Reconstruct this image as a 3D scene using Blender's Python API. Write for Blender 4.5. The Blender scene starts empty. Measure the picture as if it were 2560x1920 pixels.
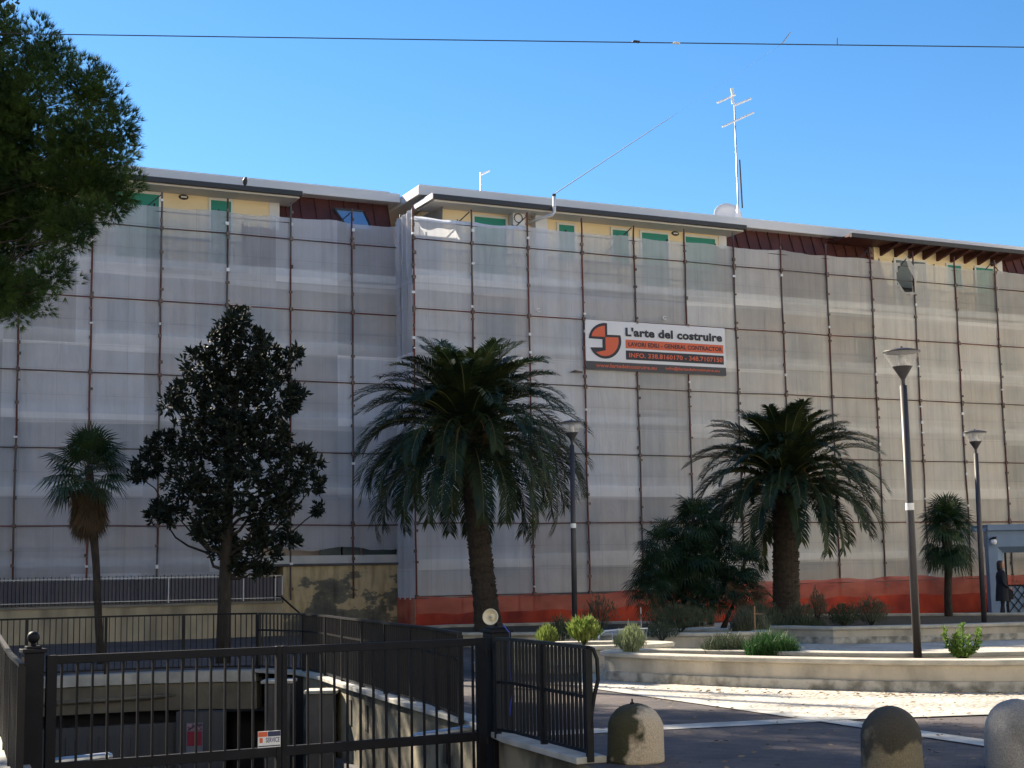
import bpy, bmesh, math, random
from mathutils import Vector, Matrix
from mathutils.geometry import tessellate_polygon
random.seed(7)
R = math.radians
SC = bpy.context.scene
COL = SC.collection
# ------------------------------------------------------------------ camera
F_PX, PITCH, ROLL, TH = 3671.86, 0.125, -0.0171, 0.4461      # focal length in photo pixels (photo 2560 wide)
CAM = Vector((0, 0, 1.7))
_f = Vector((0, math.cos(PITCH), math.sin(PITCH)))
_r0, _u0 = Vector((1, 0, 0)), Vector((0, -math.sin(PITCH), math.cos(PITCH)))
_rt = math.cos(ROLL)*_r0 + math.sin(ROLL)*_u0
_up = -math.sin(ROLL)*_r0 + math.cos(ROLL)*_u0
cam = bpy.data.cameras.new('camera'); co = bpy.data.objects.new('camera', cam); COL.objects.link(co)
co.matrix_world = Matrix(((_rt.x, _up.x, -_f.x, CAM.x), (_rt.y, _up.y, -_f.y, CAM.y), (_rt.z, _up.z, -_f.z, CAM.z), (0, 0, 0, 1)))
cam.sensor_fit = 'HORIZONTAL'; cam.sensor_width = 36; cam.lens = 36*F_PX/2560
cam.clip_start = 0.1; cam.clip_end = 3000
SC.camera = co
# ------------------------------------------------------------------ light
SUN_AZ, SUN_EL = R(-42), R(34)       # towards the sun: behind the building, to the left
sdir = Vector((-math.cos(SUN_AZ)*math.cos(SUN_EL), -math.sin(SUN_AZ)*math.cos(SUN_EL), math.sin(SUN_EL)))
w = bpy.data.worlds.new('World'); SC.world = w; w.use_nodes = True
nt = w.node_tree; bg = nt.nodes['Background']
sky = nt.nodes.new('ShaderNodeTexSky'); sky.sky_type = 'NISHITA'; sky.sun_disc = False
sky.sun_elevation = SUN_EL; sky.sun_rotation = math.atan2(sdir.x, sdir.y)
sky.air_density = 1.0; sky.dust_density = 0.1; sky.ozone_density = 3.5
hs = nt.nodes.new('ShaderNodeHueSaturation'); hs.inputs['Saturation'].default_value = 1.25; nt.links.new(sky.outputs[0], hs.inputs['Color']); nt.links.new(hs.outputs[0], bg.inputs[0]); bg.inputs[1].default_value = 0.066
sl = bpy.data.lights.new('sun', 'SUN'); sl.energy = 5.0; sl.angle = R(0.55); sl.color = (1.0, 0.87, 0.68)
so = bpy.data.objects.new('sun', sl); COL.objects.link(so)
so.rotation_euler = (-sdir).to_track_quat('-Z', 'Y').to_euler()
SC.view_settings.view_transform = 'Standard'; SC.view_settings.look = 'None'
SC.view_settings.exposure = 1.52; SC.view_settings.gamma = 1
# ------------------------------------------------------------------ pixel -> world helpers (photo pixels 2560x1920)
V = 2560/2212
def ray(x, y): return _f + (x-1280)/F_PX*_rt - (y-960)/F_PX*_up
def atY(x, y, Y):
    d = ray(x, y); return CAM + d*(Y/d.y)
def atZ(x, y, z):
    d = ray(x, y); return CAM + d*((z-CAM.z)/d.z)
UV = Vector((math.cos(TH), math.sin(TH), 0)); NV = Vector((math.sin(TH), -math.cos(TH), 0))
A0 = Vector((-2.7082, 40.5414, 0))
def fac(x, y, off):                    # (s, z) on the facade plane standing `off` metres in front of the scaffold line
    d = ray(x, y); t = (off-(CAM-A0).dot(NV))/d.dot(NV); P = CAM+d*t
    return (P-A0).dot(UV), P.z
# ------------------------------------------------------------------ mesh builder
class MB:
    def __init__(s): s.v = []; s.f = []; s.m = []
    def add(s, vs, fs, mi=0):
        o = len(s.v); s.v += [tuple(p) for p in vs]; s.f += [tuple(i+o for i in f) for f in fs]; s.m += [mi]*len(fs)
    def quad(s, a, b, c, d, mi=0): s.add([a, b, c, d], [(0, 1, 2, 3)], mi)
    def box(s, x0, x1, y0, y1, z0, z1, mi=0):
        s.add([(x0,y0,z0),(x1,y0,z0),(x1,y1,z0),(x0,y1,z0),(x0,y0,z1),(x1,y0,z1),(x1,y1,z1),(x0,y1,z1)],
              [(0,3,2,1),(4,5,6,7),(0,1,5,4),(1,2,6,5),(2,3,7,6),(3,0,4,7)], mi)
    def obox(s, c, ax, ay, az, mi=0):  # box from centre and half-axis vectors
        c = Vector(c); P = []
        for k in (-1, 1):
            for (i, j) in ((-1,-1),(1,-1),(1,1),(-1,1)): P.append(c+ax*i+ay*j+az*k)
        s.add(P, [(0,3,2,1),(4,5,6,7),(0,1,5,4),(1,2,6,5),(2,3,7,6),(3,0,4,7)], mi)
    def bar(s, a, b, w, d, mi=0, side=None):      # rectangular bar from a to b, width w (along side), depth d
        a, b = Vector(a), Vector(b); ax = (b-a)
        if ax.length < 1e-6: return
        az = ax.normalized()
        if side is None: side = Vector((0,0,1)) if abs(az.z) < .9 else Vector((1,0,0))
        sx = (side - az*side.dot(az)).normalized(); sy = az.cross(sx)
        s.obox((a+b)/2, sx*w/2, sy*d/2, ax/2, mi)
    def tube(s, pts, rad, n=8, mi=0, cap=True):
        pts = [Vector(p) for p in pts]
        if not hasattr(rad, '__len__'): rad = [rad]*len(pts)
        o = len(s.v); prev = None
        for i, p in enumerate(pts):
            t = (pts[min(i+1, len(pts)-1)]-pts[max(i-1, 0)])
            t = t.normalized() if t.length > 1e-9 else Vector((0,0,1))
            if prev is None:
                h = Vector((0,0,1)) if abs(t.z) < .9 else Vector((1,0,0)); a = t.cross(h).normalized()
            else:
                a = prev - t*prev.dot(t); a = a.normalized() if a.length > 1e-6 else t.orthogonal().normalized()
            prev = a; b = t.cross(a)
            for k in range(n):
                an = 2*math.pi*k/n; s.v.append(tuple(p+(a*math.cos(an)+b*math.sin(an))*rad[i]))
        for i in range(len(pts)-1):
            for k in range(n):
                k2 = (k+1) % n
                s.f.append((o+i*n+k, o+i*n+k2, o+(i+1)*n+k2, o+(i+1)*n+k)); s.m.append(mi)
        if cap:
            s.f.append(tuple(o+k for k in range(n))[::-1]); s.m.append(mi)
            s.f.append(tuple(o+(len(pts)-1)*n+k for k in range(n))); s.m.append(mi)
    def lathe(s, prof, n=24, c=(0,0,0), mi=0):    # prof: list of (r, z)
        o = len(s.v); c = Vector(c)
        for (r, z) in prof:
            for k in range(n):
                a = 2*math.pi*k/n; s.v.append((c.x+r*math.cos(a), c.y+r*math.sin(a), c.z+z))
        for i in range(len(prof)-1):
            for k in range(n):
                k2 = (k+1) % n
                s.f.append((o+i*n+k, o+i*n+k2, o+(i+1)*n+k2, o+(i+1)*n+k)); s.m.append(mi)
    def poly(s, loop, z=None, holes=(), mi=0):
        loops = [[Vector((p[0], p[1], p[2] if z is None else z)) for p in l] for l in [loop]+list(holes)]
        flat = [p for l in loops for p in l]
        s.add(flat, [tuple(t) for t in tessellate_polygon(loops)], mi)
    def wallstrip(s, pts, z0, z1, mi=0):
        for a, b in zip(pts[:-1], pts[1:]):
            s.quad((a[0],a[1],z0), (b[0],b[1],z0), (b[0],b[1],z1), (a[0],a[1],z1), mi)
    def build(s, name, mats, parent=None, smooth=False, loc=None, rotz=0, bevel=0):
        me = bpy.data.meshes.new(name); me.from_pydata(s.v, [], s.f)
        if not isinstance(mats, (list, tuple)): mats = [mats]
        for m in mats: me.materials.append(m)
        if len(mats) > 1: me.polygons.foreach_set('material_index', s.m)
        if smooth: me.polygons.foreach_set('use_smooth', [True]*len(me.polygons))
        me.update(); me.validate()
        o = bpy.data.objects.new(name, me); COL.objects.link(o)
        if parent: o.parent = parent
        if loc is not None: o.location = loc
        if rotz: o.rotation_euler.z = rotz
        if bevel:
            b = o.modifiers.new('bevel', 'BEVEL'); b.width = bevel; b.segments = 2; b.limit_method = 'ANGLE'
        return o
def fixn(o):
    bm = bmesh.new(); bm.from_mesh(o.data); bmesh.ops.recalc_face_normals(bm, faces=bm.faces); bm.to_mesh(o.data); bm.free(); return o
def tag(o, label, cat, group=None, kind=None):
    o['label'] = label; o['category'] = cat
    if group: o['group'] = group
    if kind: o['kind'] = kind
    return o
def empty(name, loc=(0,0,0), rz=0, label=None, cat=None, group=None):
    o = bpy.data.objects.new(name, None); COL.objects.link(o); o.location = loc; o.rotation_euler.z = rz
    o.empty_display_size = .3
    if label: tag(o, label, cat, group)
    return o
def struct(o): o['kind'] = 'structure'; return o
def at_facade(name, label, cat, group=None): return empty(name, A0, TH, label, cat, group)
# ------------------------------------------------------------------ materials
def mat(name, c, rough=.8, c2=None, scale=4, detail=6, bump=0, bscale=40, metal=0, stretch=(1,1,1), contrast=(.35,.65), spec=.5, transl=0, alpha=None, coat=0):
    m = bpy.data.materials.new(name); m.use_nodes = True; N = m.node_tree.nodes; L = m.node_tree.links
    P = N['Principled BSDF']; P.inputs['Roughness'].default_value = rough; P.inputs['Metallic'].default_value = metal
    P.inputs['Specular IOR Level'].default_value = spec
    P.inputs['Base Color'].default_value = (*c, 1)
    tc = N.new('ShaderNodeTexCoord'); mp = N.new('ShaderNodeMapping'); mp.inputs['Scale'].default_value = stretch
    L.new(tc.outputs['Object'], mp.inputs['Vector'])
    if c2:
        nz = N.new('ShaderNodeTexNoise'); nz.inputs['Scale'].default_value = scale; nz.inputs['Detail'].default_value = detail
        L.new(mp.outputs[0], nz.inputs['Vector'])
        cr = N.new('ShaderNodeValToRGB'); cr.color_ramp.elements[0].position = contrast[0]; cr.color_ramp.elements[1].position = contrast[1]
        cr.color_ramp.elements[0].color = (*c, 1); cr.color_ramp.elements[1].color = (*c2, 1)
        L.new(nz.outputs['Fac'], cr.inputs['Fac']); L.new(cr.outputs['Color'], P.inputs['Base Color'])
    if bump:
        nb = N.new('ShaderNodeTexNoise'); nb.inputs['Scale'].default_value = bscale; nb.inputs['Detail'].default_value = 5
        L.new(mp.outputs[0], nb.inputs['Vector'])
        bp = N.new('ShaderNodeBump'); bp.inputs['Strength'].default_value = bump; bp.inputs['Distance'].default_value = .02
        L.new(nb.outputs['Fac'], bp.inputs['Height']); L.new(bp.outputs['Normal'], P.inputs['Normal'])
    out = N['Material Output']; sh = P.outputs[0]
    if transl:
        t = N.new('ShaderNodeBsdfTranslucent')
        if c2: L.new(cr.outputs['Color'], t.inputs['Color'])
        else: t.inputs['Color'].default_value = (*c, 1)
        mx = N.new('ShaderNodeMixShader'); mx.inputs[0].default_value = transl
        L.new(sh, mx.inputs[1]); L.new(t.outputs[0], mx.inputs[2]); sh = mx.outputs[0]
    if alpha is not None:
        t = N.new('ShaderNodeBsdfTransparent'); mx = N.new('ShaderNodeMixShader'); mx.inputs[0].default_value = alpha
        L.new(t.outputs[0], mx.inputs[1]); L.new(sh, mx.inputs[2]); sh = mx.outputs[0]
    L.new(sh, out.inputs['Surface'])
    return m
M = {}
M['pole'] = mat('scaffold_pole', (.10,.028,.022), .6, (.10,.085,.08), scale=.55, detail=3, contrast=(.46,.54), metal=.2, bump=.2, bscale=25)
M['pole_red'] = mat('red_scaffold_pole', (.17,.03,.022), .6, (.11,.03,.025), scale=1.2, detail=3, bump=.2)
M['coupler'] = mat('coupler_steel', (.10,.07,.06), .6, (.2,.15,.13), scale=9, metal=.4)
M['thinpipe'] = mat('inner_pipe', (.035,.028,.03), .6)
M['deck'] = mat('scaffold_deck', (.30,.26,.22), .9, (.20,.17,.15), scale=3, stretch=(.3,4,1))
M['toe'] = mat('toe_board', (.62,.62,.60), .8, (.5,.5,.5), scale=2)
M['cream'] = mat('yellow_plaster', (.88,.72,.46), .9, (.82,.66,.41), scale=1.2, bump=.1, bscale=60)
M['wall'] = mat('facade_plaster', (.80,.64,.50), .9, (.72,.57,.45), scale=.7)
M['concrete'] = mat('grey_concrete', (.33,.32,.30), .9, (.22,.22,.21), scale=1.5, bump=.3)
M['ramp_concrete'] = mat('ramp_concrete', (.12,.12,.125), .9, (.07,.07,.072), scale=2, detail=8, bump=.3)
M['roofwhite'] = mat('white_roof_fascia', (.72,.71,.72), .6, (.64,.63,.64), scale=.8, stretch=(.3,1,1))
M['gutter'] = mat('dark_gutter', (.035,.035,.04), .5, metal=.3)
M['soffit'] = mat('pale_soffit', (.60,.58,.56), .8)
M['shutter'] = mat('green_shutter', (.015,.27,.20), .6, (.015,.22,.17), scale=3, stretch=(.2,.2,30))
M['glass_dull'] = mat('shaded_window', (.05,.09,.11), .25)
M['frame'] = mat('white_frame', (.7,.69,.66), .6)
M['skyglass'] = mat('skylight_glass', (.35,.5,.65), .08, metal=.7)
M['white_metal'] = mat('white_metal', (.75,.75,.75), .45)
M['black_metal'] = mat('black_railing_paint', (.005,.006,.010), .5, (.009,.009,.013), scale=8, spec=.3)
M['gate'] = mat('gate_paint', (.006,.007,.011), .55, (.010,.010,.015), spec=.2, scale=5, bump=.1)
M['lampgrey'] = mat('lamp_post_paint', (.045,.043,.05), .5, (.035,.033,.04), scale=3)
M['galv'] = mat('galvanised', (.5,.52,.55), .4, metal=.7)
M['bark'] = mat('bark', (.045,.038,.032), .95, (.022,.018,.016), scale=12, bump=.8, bscale=18, stretch=(1,1,.4))
M['palmbark'] = mat('palm_bark', (.055,.042,.032), .95, (.035,.027,.022), scale=14, bump=1, bscale=14)
M['soil'] = mat('soil', (.05,.04,.03), 1, (.08,.065,.045), scale=8, bump=1, bscale=30)
def leafmat(name, c, c2, transl=.25, rough=.5): return mat(name, c, rough, c2, scale=1.6, detail=4, contrast=(.35,.65), transl=transl, spec=.3)
M['pine'] = leafmat('pine_needles', (.016,.044,.014), (.085,.145,.028), .38)
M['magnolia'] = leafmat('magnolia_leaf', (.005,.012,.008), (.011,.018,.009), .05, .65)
M['datepalm'] = leafmat('date_palm_leaf', (.010,.026,.014), (.040,.055,.016), .14)
M['fan'] = leafmat('fan_palm_leaf', (.016,.04,.018), (.04,.07,.025), .15)
M['deadleaf'] = leafmat('dead_palm_leaf', (.12,.085,.05), (.07,.048,.03), .15, .8)
M['fanbush'] = leafmat('fan_bush_leaf', (.010,.030,.015), (.022,.045,.02), .12)
M['shrub'] = leafmat('shrub_leaf', (.04,.06,.035), (.07,.09,.05), .2)
M['greyshrub'] = leafmat('grey_shrub_leaf', (.07,.08,.055), (.13,.145,.09), .2)
M['paleshrub'] = leafmat('pale_lavender_leaf', (.20,.25,.13), (.34,.38,.22), .3)
M['brightshrub'] = leafmat('bright_leaf', (.10,.18,.03), (.30,.34,.10), .35)
M['grass'] = leafmat('grass_blade', (.02,.065,.018), (.04,.11,.028), .3)
# netting
def net_mat(name, cL, cR, alpha, dirt):
    m = bpy.data.materials.new(name); m.use_nodes = True; N = m.node_tree.nodes; L = m.node_tree.links
    N.remove(N['Principled BSDF']); out = N['Material Output']
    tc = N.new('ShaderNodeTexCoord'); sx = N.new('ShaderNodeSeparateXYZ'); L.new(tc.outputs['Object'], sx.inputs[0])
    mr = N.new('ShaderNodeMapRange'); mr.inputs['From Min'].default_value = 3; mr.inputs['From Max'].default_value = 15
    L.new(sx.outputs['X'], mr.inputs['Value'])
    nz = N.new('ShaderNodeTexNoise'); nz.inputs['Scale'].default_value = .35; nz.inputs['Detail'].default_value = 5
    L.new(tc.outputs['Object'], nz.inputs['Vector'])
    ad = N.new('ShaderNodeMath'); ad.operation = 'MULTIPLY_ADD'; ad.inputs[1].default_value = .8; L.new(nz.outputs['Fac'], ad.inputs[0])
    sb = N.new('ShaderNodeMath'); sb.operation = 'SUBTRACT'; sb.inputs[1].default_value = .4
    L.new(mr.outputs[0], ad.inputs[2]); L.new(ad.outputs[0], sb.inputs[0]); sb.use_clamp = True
    mx = N.new('ShaderNodeMix'); mx.data_type = 'RGBA'; mx.inputs[6].default_value = (*cL, 1); mx.inputs[7].default_value = (*cR, 1)  # bluish left, beige right: net's own tone plus warm light put into the colour
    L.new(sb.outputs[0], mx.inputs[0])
    # vertical rain streaks of dust: fixed dirt pattern in the weave
    mp = N.new('ShaderNodeMapping'); mp.inputs['Scale'].default_value = (5, 5, .18); L.new(tc.outputs['Object'], mp.inputs[0])
    n2 = N.new('ShaderNodeTexNoise'); n2.inputs['Scale'].default_value = 1.0; n2.inputs['Detail'].default_value = 6; L.new(mp.outputs[0], n2.inputs['Vector'])
    r2 = N.new('ShaderNodeMapRange'); r2.inputs['From Min'].default_value = .42; r2.inputs['From Max'].default_value = .75
    r2.inputs['To Min'].default_value = 0; r2.inputs['To Max'].default_value = dirt; L.new(n2.outputs['Fac'], r2.inputs['Value'])
    m2 = N.new('ShaderNodeMix'); m2.data_type = 'RGBA'; m2.inputs[7].default_value = (.28,.25,.22,1)
    L.new(r2.outputs[0], m2.inputs[0]); L.new(mx.outputs[2], m2.inputs[6])
    def mth(op, a, b=None, c=None):
        n = N.new('ShaderNodeMath'); n.operation = op
        for k, q in enumerate((a, b, c)):
            if q is None: continue
            if isinstance(q, (int, float)): n.inputs[k].default_value = q
            else: L.new(q, n.inputs[k])
        return n.outputs[0]
    fx = mth('FLOOR', mth('DIVIDE', sx.outputs['X'], 1.7948)); fz = mth('FLOOR', mth('DIVIDE', mth('SUBTRACT', sx.outputs['Z'], 1.75), 2.0))
    cv = N.new('ShaderNodeCombineXYZ'); L.new(fx, cv.inputs[0]); L.new(mth('MULTIPLY', fz, .37), cv.inputs[2])
    wn = N.new('ShaderNodeTexWhiteNoise'); wn.noise_dimensions = '3D'; L.new(cv.outputs[0], wn.inputs['Vector'])
    tint = N.new('ShaderNodeMapRange'); tint.inputs['To Min'].default_value = .80; tint.inputs['To Max'].default_value = 1.08; L.new(wn.outputs['Value'], tint.inputs['Value'])
    def crease(out, per, wd): 
        f = mth('FRACT', mth('DIVIDE', out, per)); return mth('LESS_THAN', mth('ABSOLUTE', mth('SUBTRACT', f, .5)), wd)
    cz = mth('MAXIMUM', crease(sx.outputs['X'], .897, .008), crease(sx.outputs['Z'], .67, .010))
    tot = mth('MULTIPLY', tint.outputs[0], mth('SUBTRACT', 1.0, mth('MULTIPLY', cz, .16)))
    m3 = N.new('ShaderNodeMix'); m3.data_type = 'RGBA'; m3.blend_type = 'MULTIPLY'; m3.inputs[0].default_value = 1
    L.new(m2.outputs[2], m3.inputs[6]); cc = N.new('ShaderNodeCombineColor'); [L.new(tot, cc.inputs[k]) for k in range(3)]; L.new(cc.outputs[0], m3.inputs[7]); m2 = m3
    mpb = N.new('ShaderNodeMapping'); mpb.inputs['Scale'].default_value = (1.6, 1, .45); L.new(tc.outputs['Object'], mpb.inputs[0])
    nb = N.new('ShaderNodeTexNoise'); nb.inputs['Scale'].default_value = 1.5; nb.inputs['Detail'].default_value = 4; nb.inputs['Distortion'].default_value = .8; L.new(mpb.outputs[0], nb.inputs['Vector'])
    bmp = N.new('ShaderNodeBump'); bmp.inputs['Strength'].default_value = .4; bmp.inputs['Distance'].default_value = .15; L.new(nb.outputs['Fac'], bmp.inputs['Height'])
    d = N.new('ShaderNodeBsdfDiffuse'); t = N.new('ShaderNodeBsdfTranslucent'); tr = N.new('ShaderNodeBsdfTransparent')
    L.new(m2.outputs[2], d.inputs['Color']); L.new(m2.outputs[2], t.inputs['Color']); L.new(bmp.outputs[0], d.inputs['Normal'])
    a = N.new('ShaderNodeMixShader'); a.inputs[0].default_value = .35; L.new(d.outputs[0], a.inputs[1]); L.new(t.outputs[0], a.inputs[2])
    # weave density varies a little
    n3 = N.new('ShaderNodeTexNoise'); n3.inputs['Scale'].default_value = 1.3; n3.inputs['Detail'].default_value = 8; L.new(tc.outputs['Object'], n3.inputs['Vector'])
    r3 = N.new('ShaderNodeMapRange'); r3.inputs['From Min'].default_value = .3; r3.inputs['From Max'].default_value = .7
    r3.inputs['To Min'].default_value = alpha-.05; r3.inputs['To Max'].default_value = alpha+.05; L.new(n3.outputs['Fac'], r3.inputs['Value'])
    tp = N.new('ShaderNodeMapRange'); tp.inputs['From Min'].default_value = 9.7; tp.inputs['From Max'].default_value = 9.9; tp.inputs['To Min'].default_value = 0; tp.inputs['To Max'].default_value = -.12; L.new(sx.outputs['Z'], tp.inputs['Value'])
    ra = mth('ADD', mth('ADD', r3.outputs[0], tp.outputs[0]), mth('MULTIPLY', mth('SUBTRACT', wn.outputs['Value'], .5), .16))
    b = N.new('ShaderNodeMixShader'); L.new(ra, b.inputs[0]); L.new(tr.outputs[0], b.inputs[1]); L.new(a.outputs[0], b.inputs[2])
    L.new(b.outputs[0], out.inputs['Surface']); return m
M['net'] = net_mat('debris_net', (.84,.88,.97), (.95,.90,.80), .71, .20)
M['net2'] = net_mat('debris_net_overlap', (.95,.95,.97), (.96,.92,.84), .74, .08)
M['netside'] = net_mat('debris_net_side', (.84,.86,.94), (.84,.86,.94), .78, .2)
M['nettop'] = mat('net_folded_edge', (.8,.8,.82), .8, transl=.3)
M['orange'] = mat('orange_barrier_net', (.78,.17,.11), .7, (.48,.07,.05), scale=.9, stretch=(1,1,2), transl=.25, alpha=.66, bump=.5, bscale=3)
M['orange2'] = mat('orange_barrier_net_lower', (.66,.06,.015), .7, (.28,.018,.010), scale=1.1, transl=.2, alpha=.8, bump=.5, bscale=3)
def mansard_mat():
    m = mat('red_metal_roof', (.12,.038,.032), .6, (.08,.028,.026), scale=2, metal=.3)
    return m
M['mansard'] = mansard_mat()
# peeling plaster on the base wall
def peel_mat():
    m = mat('peeling_plaster', (.50,.40,.24), .95)
    N = m.node_tree.nodes; L = m.node_tree.links; P = N['Principled BSDF']
    tc = N.new('ShaderNodeTexCoord')
    n1 = N.new('ShaderNodeTexNoise'); n1.inputs['Scale'].default_value = .9; n1.inputs['Detail'].default_value = 10; n1.inputs['Roughness'].default_value = .62
    sx = N.new('ShaderNodeSeparateXYZ'); L.new(tc.outputs['Object'], sx.inputs[0])
    mp = N.new('ShaderNodeMapping'); mp.inputs['Scale'].default_value = (1,1,1.7); L.new(tc.outputs['Object'], mp.inputs[0]); L.new(mp.outputs[0], n1.inputs['Vector'])
    zr = N.new('ShaderNodeMapRange'); zr.inputs['From Min'].default_value = 0; zr.inputs['From Max'].default_value = 1.9; zr.inputs['To Min'].default_value = -.16; zr.inputs['To Max'].default_value = .10
    L.new(sx.outputs['Z'], zr.inputs['Value'])
    ad = N.new('ShaderNodeMath'); ad.operation = 'ADD'; L.new(n1.outputs['Fac'], ad.inputs[0]); L.new(zr.outputs[0], ad.inputs[1])
    cr = N.new('ShaderNodeValToRGB'); E = cr.color_ramp.elements
    E[0].position = .36; E[0].color = (.10,.10,.085,1); E[1].position = .485; E[1].color = (.20,.185,.14,1)
    e = E.new(.495); e.color = (.50,.40,.24,1); e = E.new(.62); e.color = (.56,.45,.27,1)
    L.new(ad.outputs[0], cr.inputs['Fac'])
    n2 = N.new('ShaderNodeTexNoise'); n2.inputs['Scale'].default_value = 5; n2.inputs['Detail'].default_value = 8
    mp2 = N.new('ShaderNodeMapping'); mp2.inputs['Scale'].default_value = (1.4,1.4,.25); L.new(tc.outputs['Object'], mp2.inputs[0]); L.new(mp2.outputs[0], n2.inputs['Vector'])
    mx = N.new('ShaderNodeMix'); mx.data_type = 'RGBA'; mx.blend_type = 'MULTIPLY'; mx.inputs[7].default_value = (.62,.62,.58,1)
    r = N.new('ShaderNodeMapRange'); r.inputs['From Min'].default_value = .45; r.inputs['From Max'].default_value = .7; L.new(n2.outputs['Fac'], r.inputs['Value'])
    L.new(r.outputs[0], mx.inputs[0]); L.new(cr.outputs['Color'], mx.inputs[6]); L.new(mx.outputs[2], P.inputs['Base Color'])
    bp = N.new('ShaderNodeBump'); bp.inputs['Strength'].default_value = .6; bp.inputs['Distance'].default_value = .02; L.new(cr.outputs['Color'], bp.inputs['Height']); L.new(bp.outputs[0], P.inputs['Normal'])
    return m
M['peel'] = peel_mat()
M['rampwall'] = mat('ramp_wall_stone', (.27,.24,.175), .95, (.065,.063,.05), scale=1.6, detail=9, contrast=(.4,.6), bump=.6, bscale=14)
M['garage'] = mat('garage_door_grey', (.085,.092,.105), .6, (.06,.067,.08), scale=1.5, stretch=(6,6,.4))
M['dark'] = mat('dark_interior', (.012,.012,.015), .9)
M['beige'] = mat('beige_lintel', (.20,.18,.135), .9, (.12,.11,.085), scale=2, detail=8)
M['kerb'] = mat('kerb_stone', (.50,.49,.46), .85, (.33,.33,.31), scale=3, detail=8, bump=.3)
M['planter'] = mat('planter_render', (.50,.45,.37), .9, (.27,.25,.21), scale=2.2, detail=10, contrast=(.44,.70), bump=.4, bscale=30, stretch=(1,1,.45))
M['plinth'] = mat('planter_plinth', (.48,.45,.39), .95, (.20,.19,.16), scale=5, detail=10, contrast=(.4,.62), bump=.6, bscale=25)
M['coping'] = mat('coping_stone', (.52,.48,.40), .85, (.36,.34,.29), scale=4, detail=8, bump=.3)
M['bluepaint'] = mat('blue_paint', (.16,.24,.36), .6, (.14,.21,.32), scale=2)
def paving_mat():
    m = mat('basalt_paving', (.115,.085,.085), .85)
    N = m.node_tree.nodes; L = m.node_tree.links; P = N['Principled BSDF']
    tc = N.new('ShaderNodeTexCoord'); mp = N.new('ShaderNodeMapping'); mp.inputs['Rotation'].default_value = (0,0,R(18)); L.new(tc.outputs['Object'], mp.inputs[0])
    br = N.new('ShaderNodeTexBrick'); br.inputs['Scale'].default_value = 1; br.inputs['Brick Width'].default_value = .22; br.inputs['Row Height'].default_value = .11
    br.inputs['Mortar Size'].default_value = .006; br.inputs['Mortar Smooth'].default_value = .4
    br.inputs['Color1'].default_value = (.088,.076,.078,1); br.inputs['Color2'].default_value = (.058,.053,.057,1); br.inputs['Mortar'].default_value = (.055,.05,.05,1)
    L.new(mp.outputs[0], br.inputs['Vector'])
    nz = N.new('ShaderNodeTexNoise'); nz.inputs['Scale'].default_value = .8; nz.inputs['Detail'].default_value = 9; nz.inputs['Roughness'].default_value = .65; L.new(tc.outputs['Object'], nz.inputs['Vector'])
    cr = N.new('ShaderNodeValToRGB'); cr.color_ramp.elements[0].position = .35; cr.color_ramp.elements[0].color = (.75,.75,.78,1); cr.color_ramp.elements[1].position = .68; cr.color_ramp.elements[1].color = (1.5,1.35,1.25,1)
    L.new(nz.outputs['Fac'], cr.inputs[0])
    mx = N.new('ShaderNodeMix'); mx.data_type = 'RGBA'; mx.blend_type = 'MULTIPLY'; mx.inputs[0].default_value = 1
    L.new(br.outputs['Color'], mx.inputs[6]); L.new(cr.outputs[0], mx.inputs[7])
    mps = N.new('ShaderNodeMapping'); mps.inputs['Scale'].default_value = (1.2,4.5,1); mps.inputs['Rotation'].default_value = (0,0,R(25)); L.new(tc.outputs['Object'], mps.inputs[0])
    ns = N.new('ShaderNodeTexNoise'); ns.inputs['Scale'].default_value = 2.6; ns.inputs['Detail'].default_value = 12; ns.inputs['Roughness'].default_value = .75; L.new(mps.outputs[0], ns.inputs['Vector'])
    rs = N.new('ShaderNodeMapRange'); rs.inputs['From Min'].default_value = .64; rs.inputs['From Max'].default_value = .72; rs.inputs['To Max'].default_value = .55; L.new(ns.outputs['Fac'], rs.inputs['Value'])
    ms_ = N.new('ShaderNodeMix'); ms_.data_type = 'RGBA'; ms_.inputs[7].default_value = (.36,.34,.32,1); L.new(rs.outputs[0], ms_.inputs[0]); L.new(mx.outputs[2], ms_.inputs[6]); L.new(ms_.outputs[2], P.inputs['Base Color'])
    bp = N.new('ShaderNodeBump'); bp.inputs['Strength'].default_value = .5; bp.inputs['Distance'].default_value = .01
    n2 = N.new('ShaderNodeTexNoise'); n2.inputs['Scale'].default_value = 35; L.new(tc.outputs['Object'], n2.inputs['Vector'])
    ad = N.new('ShaderNodeMath'); ad.operation = 'SUBTRACT'; L.new(n2.outputs['Fac'], ad.inputs[0]); L.new(br.outputs['Fac'], ad.inputs[1]); L.new(ad.outputs[0], bp.inputs['Height'])
    L.new(bp.outputs[0], P.inputs['Normal']); return m
M['paving'] = paving_mat()
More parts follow.
